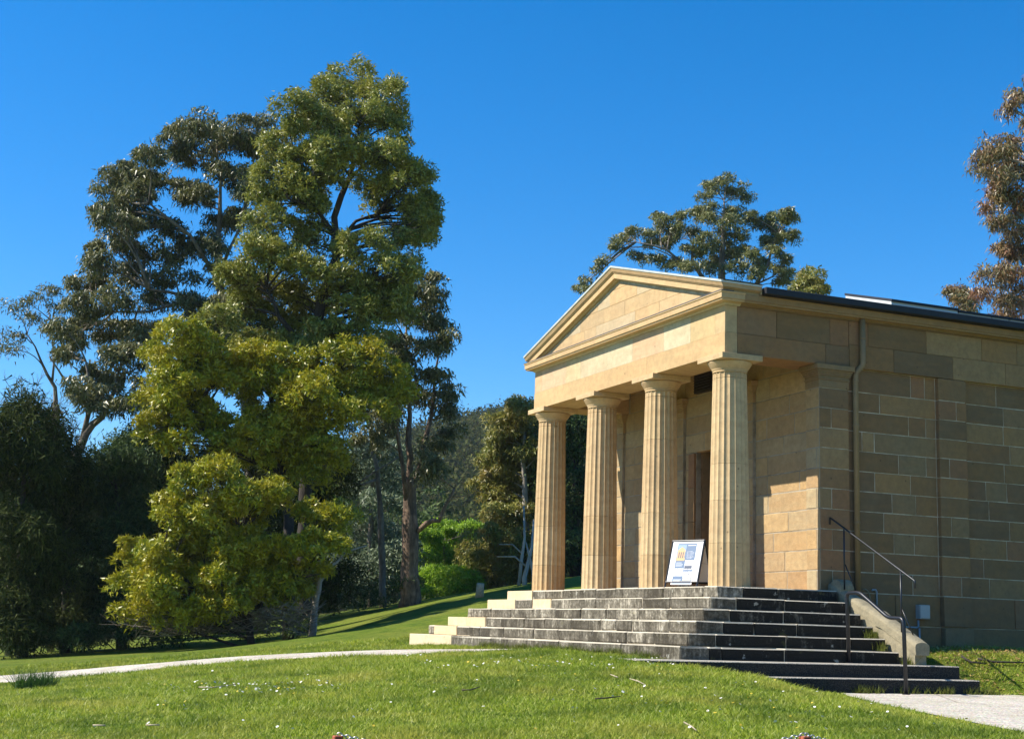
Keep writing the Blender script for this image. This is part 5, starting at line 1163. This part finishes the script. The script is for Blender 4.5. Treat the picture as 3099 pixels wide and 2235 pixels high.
# leaf litter and dry grass on the bank under the side wall
NL = 9000; lx = rng.uniform(-0.3, 4.2, NL); ly = rng.uniform(2.9, 10, NL); kk = (poly_dist(lx, ly, PAVPOLY) > 0.02) & ~((lx < 2.75) & (ly < 3.15)); lx = lx[kk]; ly = ly[kk]; lz = ground(lx, ly)+rng.uniform(0.01, 0.05, len(lx)); n = len(lx)
aa = rng.uniform(0, 6.283, n); ll = rng.uniform(0.03, 0.08, n); V = np.empty((n, 3, 3))
V[:, 0] = np.stack([lx, ly, lz], 1); V[:, 1] = np.stack([lx+np.cos(aa)*ll, ly+np.sin(aa)*ll, lz+rng.normal(0, 0.012, n)], 1); V[:, 2] = np.stack([lx+np.cos(aa+0.5)*ll*0.6, ly+np.sin(aa+0.5)*ll*0.6, lz+rng.normal(0, 0.012, n)], 1)
o = link('leaf_litter', fast_mesh('leaf_litter', V.reshape(-1, 3), 3, leaf_mat('dry_litter', [(0.22, 0.13, 0.05), (0.38, 0.26, 0.10), (0.45, 0.36, 0.14)], 0.2, 0.8, 0.1)), None); tag(o, 'dry brown leaf litter on the grass bank below the shaded wall', 'leaf litter', kind='stuff')
# tree stump
x, y, z, s0 = hit(1062, 1322, 30, 80)
mb = MB(); mb.tube([(x, y, z-0.1), (x+0.02, y, z+0.25), (x+0.05, y, z+0.42)], [0.15, 0.12, 0.12], 10); o = mb.build('tree_stump', m_woodcut, None, True); tag(o, 'pale sawn stump on the grass bank behind the steps', 'stump')

# ------------------------------------------------------------ rusty posts with chain at the bottom edge
def post(label, u, v, s):
    p = S(u, v, s); z0 = g1(p[0], p[1]); r = empty('chain_post', (p[0], p[1], z0)); tag(r, label, 'post', 'rusty fence posts cut by the bottom edge')
    h = p[2]-z0; mb = MB(); mb.box((-0.035, -0.035, -0.1), (0.035, 0.035, max(h, 0.1)), 0.006); mb.build('shaft', m_rust, r); return p
pA = post('rusty red post top at the bottom edge below the steps', 1783, 1629, 11.0)
pB = post('brown post top at the bottom edge left of centre', 748, 1628, 11.5)
def chain(label, a, b, sag, n):
    root = empty('chain', a); tag(root, label, 'chain', 'chains between the rusty posts'); mb = MB(); prev = None
    pts = [np.array(a)*(1-t)+np.array(b)*t-np.array([0, 0, sag*4*t*(1-t)]) for t in np.linspace(0, 1, n)]
    for i in range(n-1):
        p = Vector(pts[i]); q = Vector(pts[i+1]); d = (q-p).normalized(); side = d.cross(Vector((0, 0, 1))).normalized(); upv = side.cross(d)
        w = side if i % 2 else upv; c = (p+q)/2; L_ = (q-p).length*0.68
        ring = [c+d*L_*math.cos(t)+w*0.014*math.sin(t) for t in np.linspace(0, 2*math.pi, 9)]
        mb.tube([x-Vector(a) for x in ring], 0.0045, 5, cap=False)
    mb.build('links', m_chain, root, True)
chain('chain hanging between the two posts at the bottom edge', pA+np.array([0, 0, 0.012]), pB+np.array([0, 0, 0.012]), 0.22, 110)
pc = S(2330, 1650, 11.0)
chain('chain running off to the right from the rusty red post', pA+np.array([0, 0, 0.012]), pc, 0.12, 80)

# ------------------------------------------------------------ haze in the valley air
hm = bpy.data.materials.new('haze'); hm.use_nodes = True; hn = hm.node_tree
for n_ in list(hn.nodes):
    if n_.type == 'BSDF_PRINCIPLED': hn.nodes.remove(n_)
pv = hn.nodes.new('ShaderNodeVolumePrincipled'); pv.inputs['Color'].default_value = (0.72, 0.82, 1.0, 1); pv.inputs['Density'].default_value = 0.00013; pv.inputs['Anisotropy'].default_value = 0.2
hn.links.new(pv.outputs[0], hn.nodes['Material Output'].inputs['Volume'])
mb = MB(); mb.box((-905, -905, float(GZ.min())-1.0), (905, 905, 85.0)); hz_ = mb.build('haze', hm)
tag(hz_, 'thin blue haze in the valley air', 'haze', kind='stuff')
print('zmax', GZ.max())
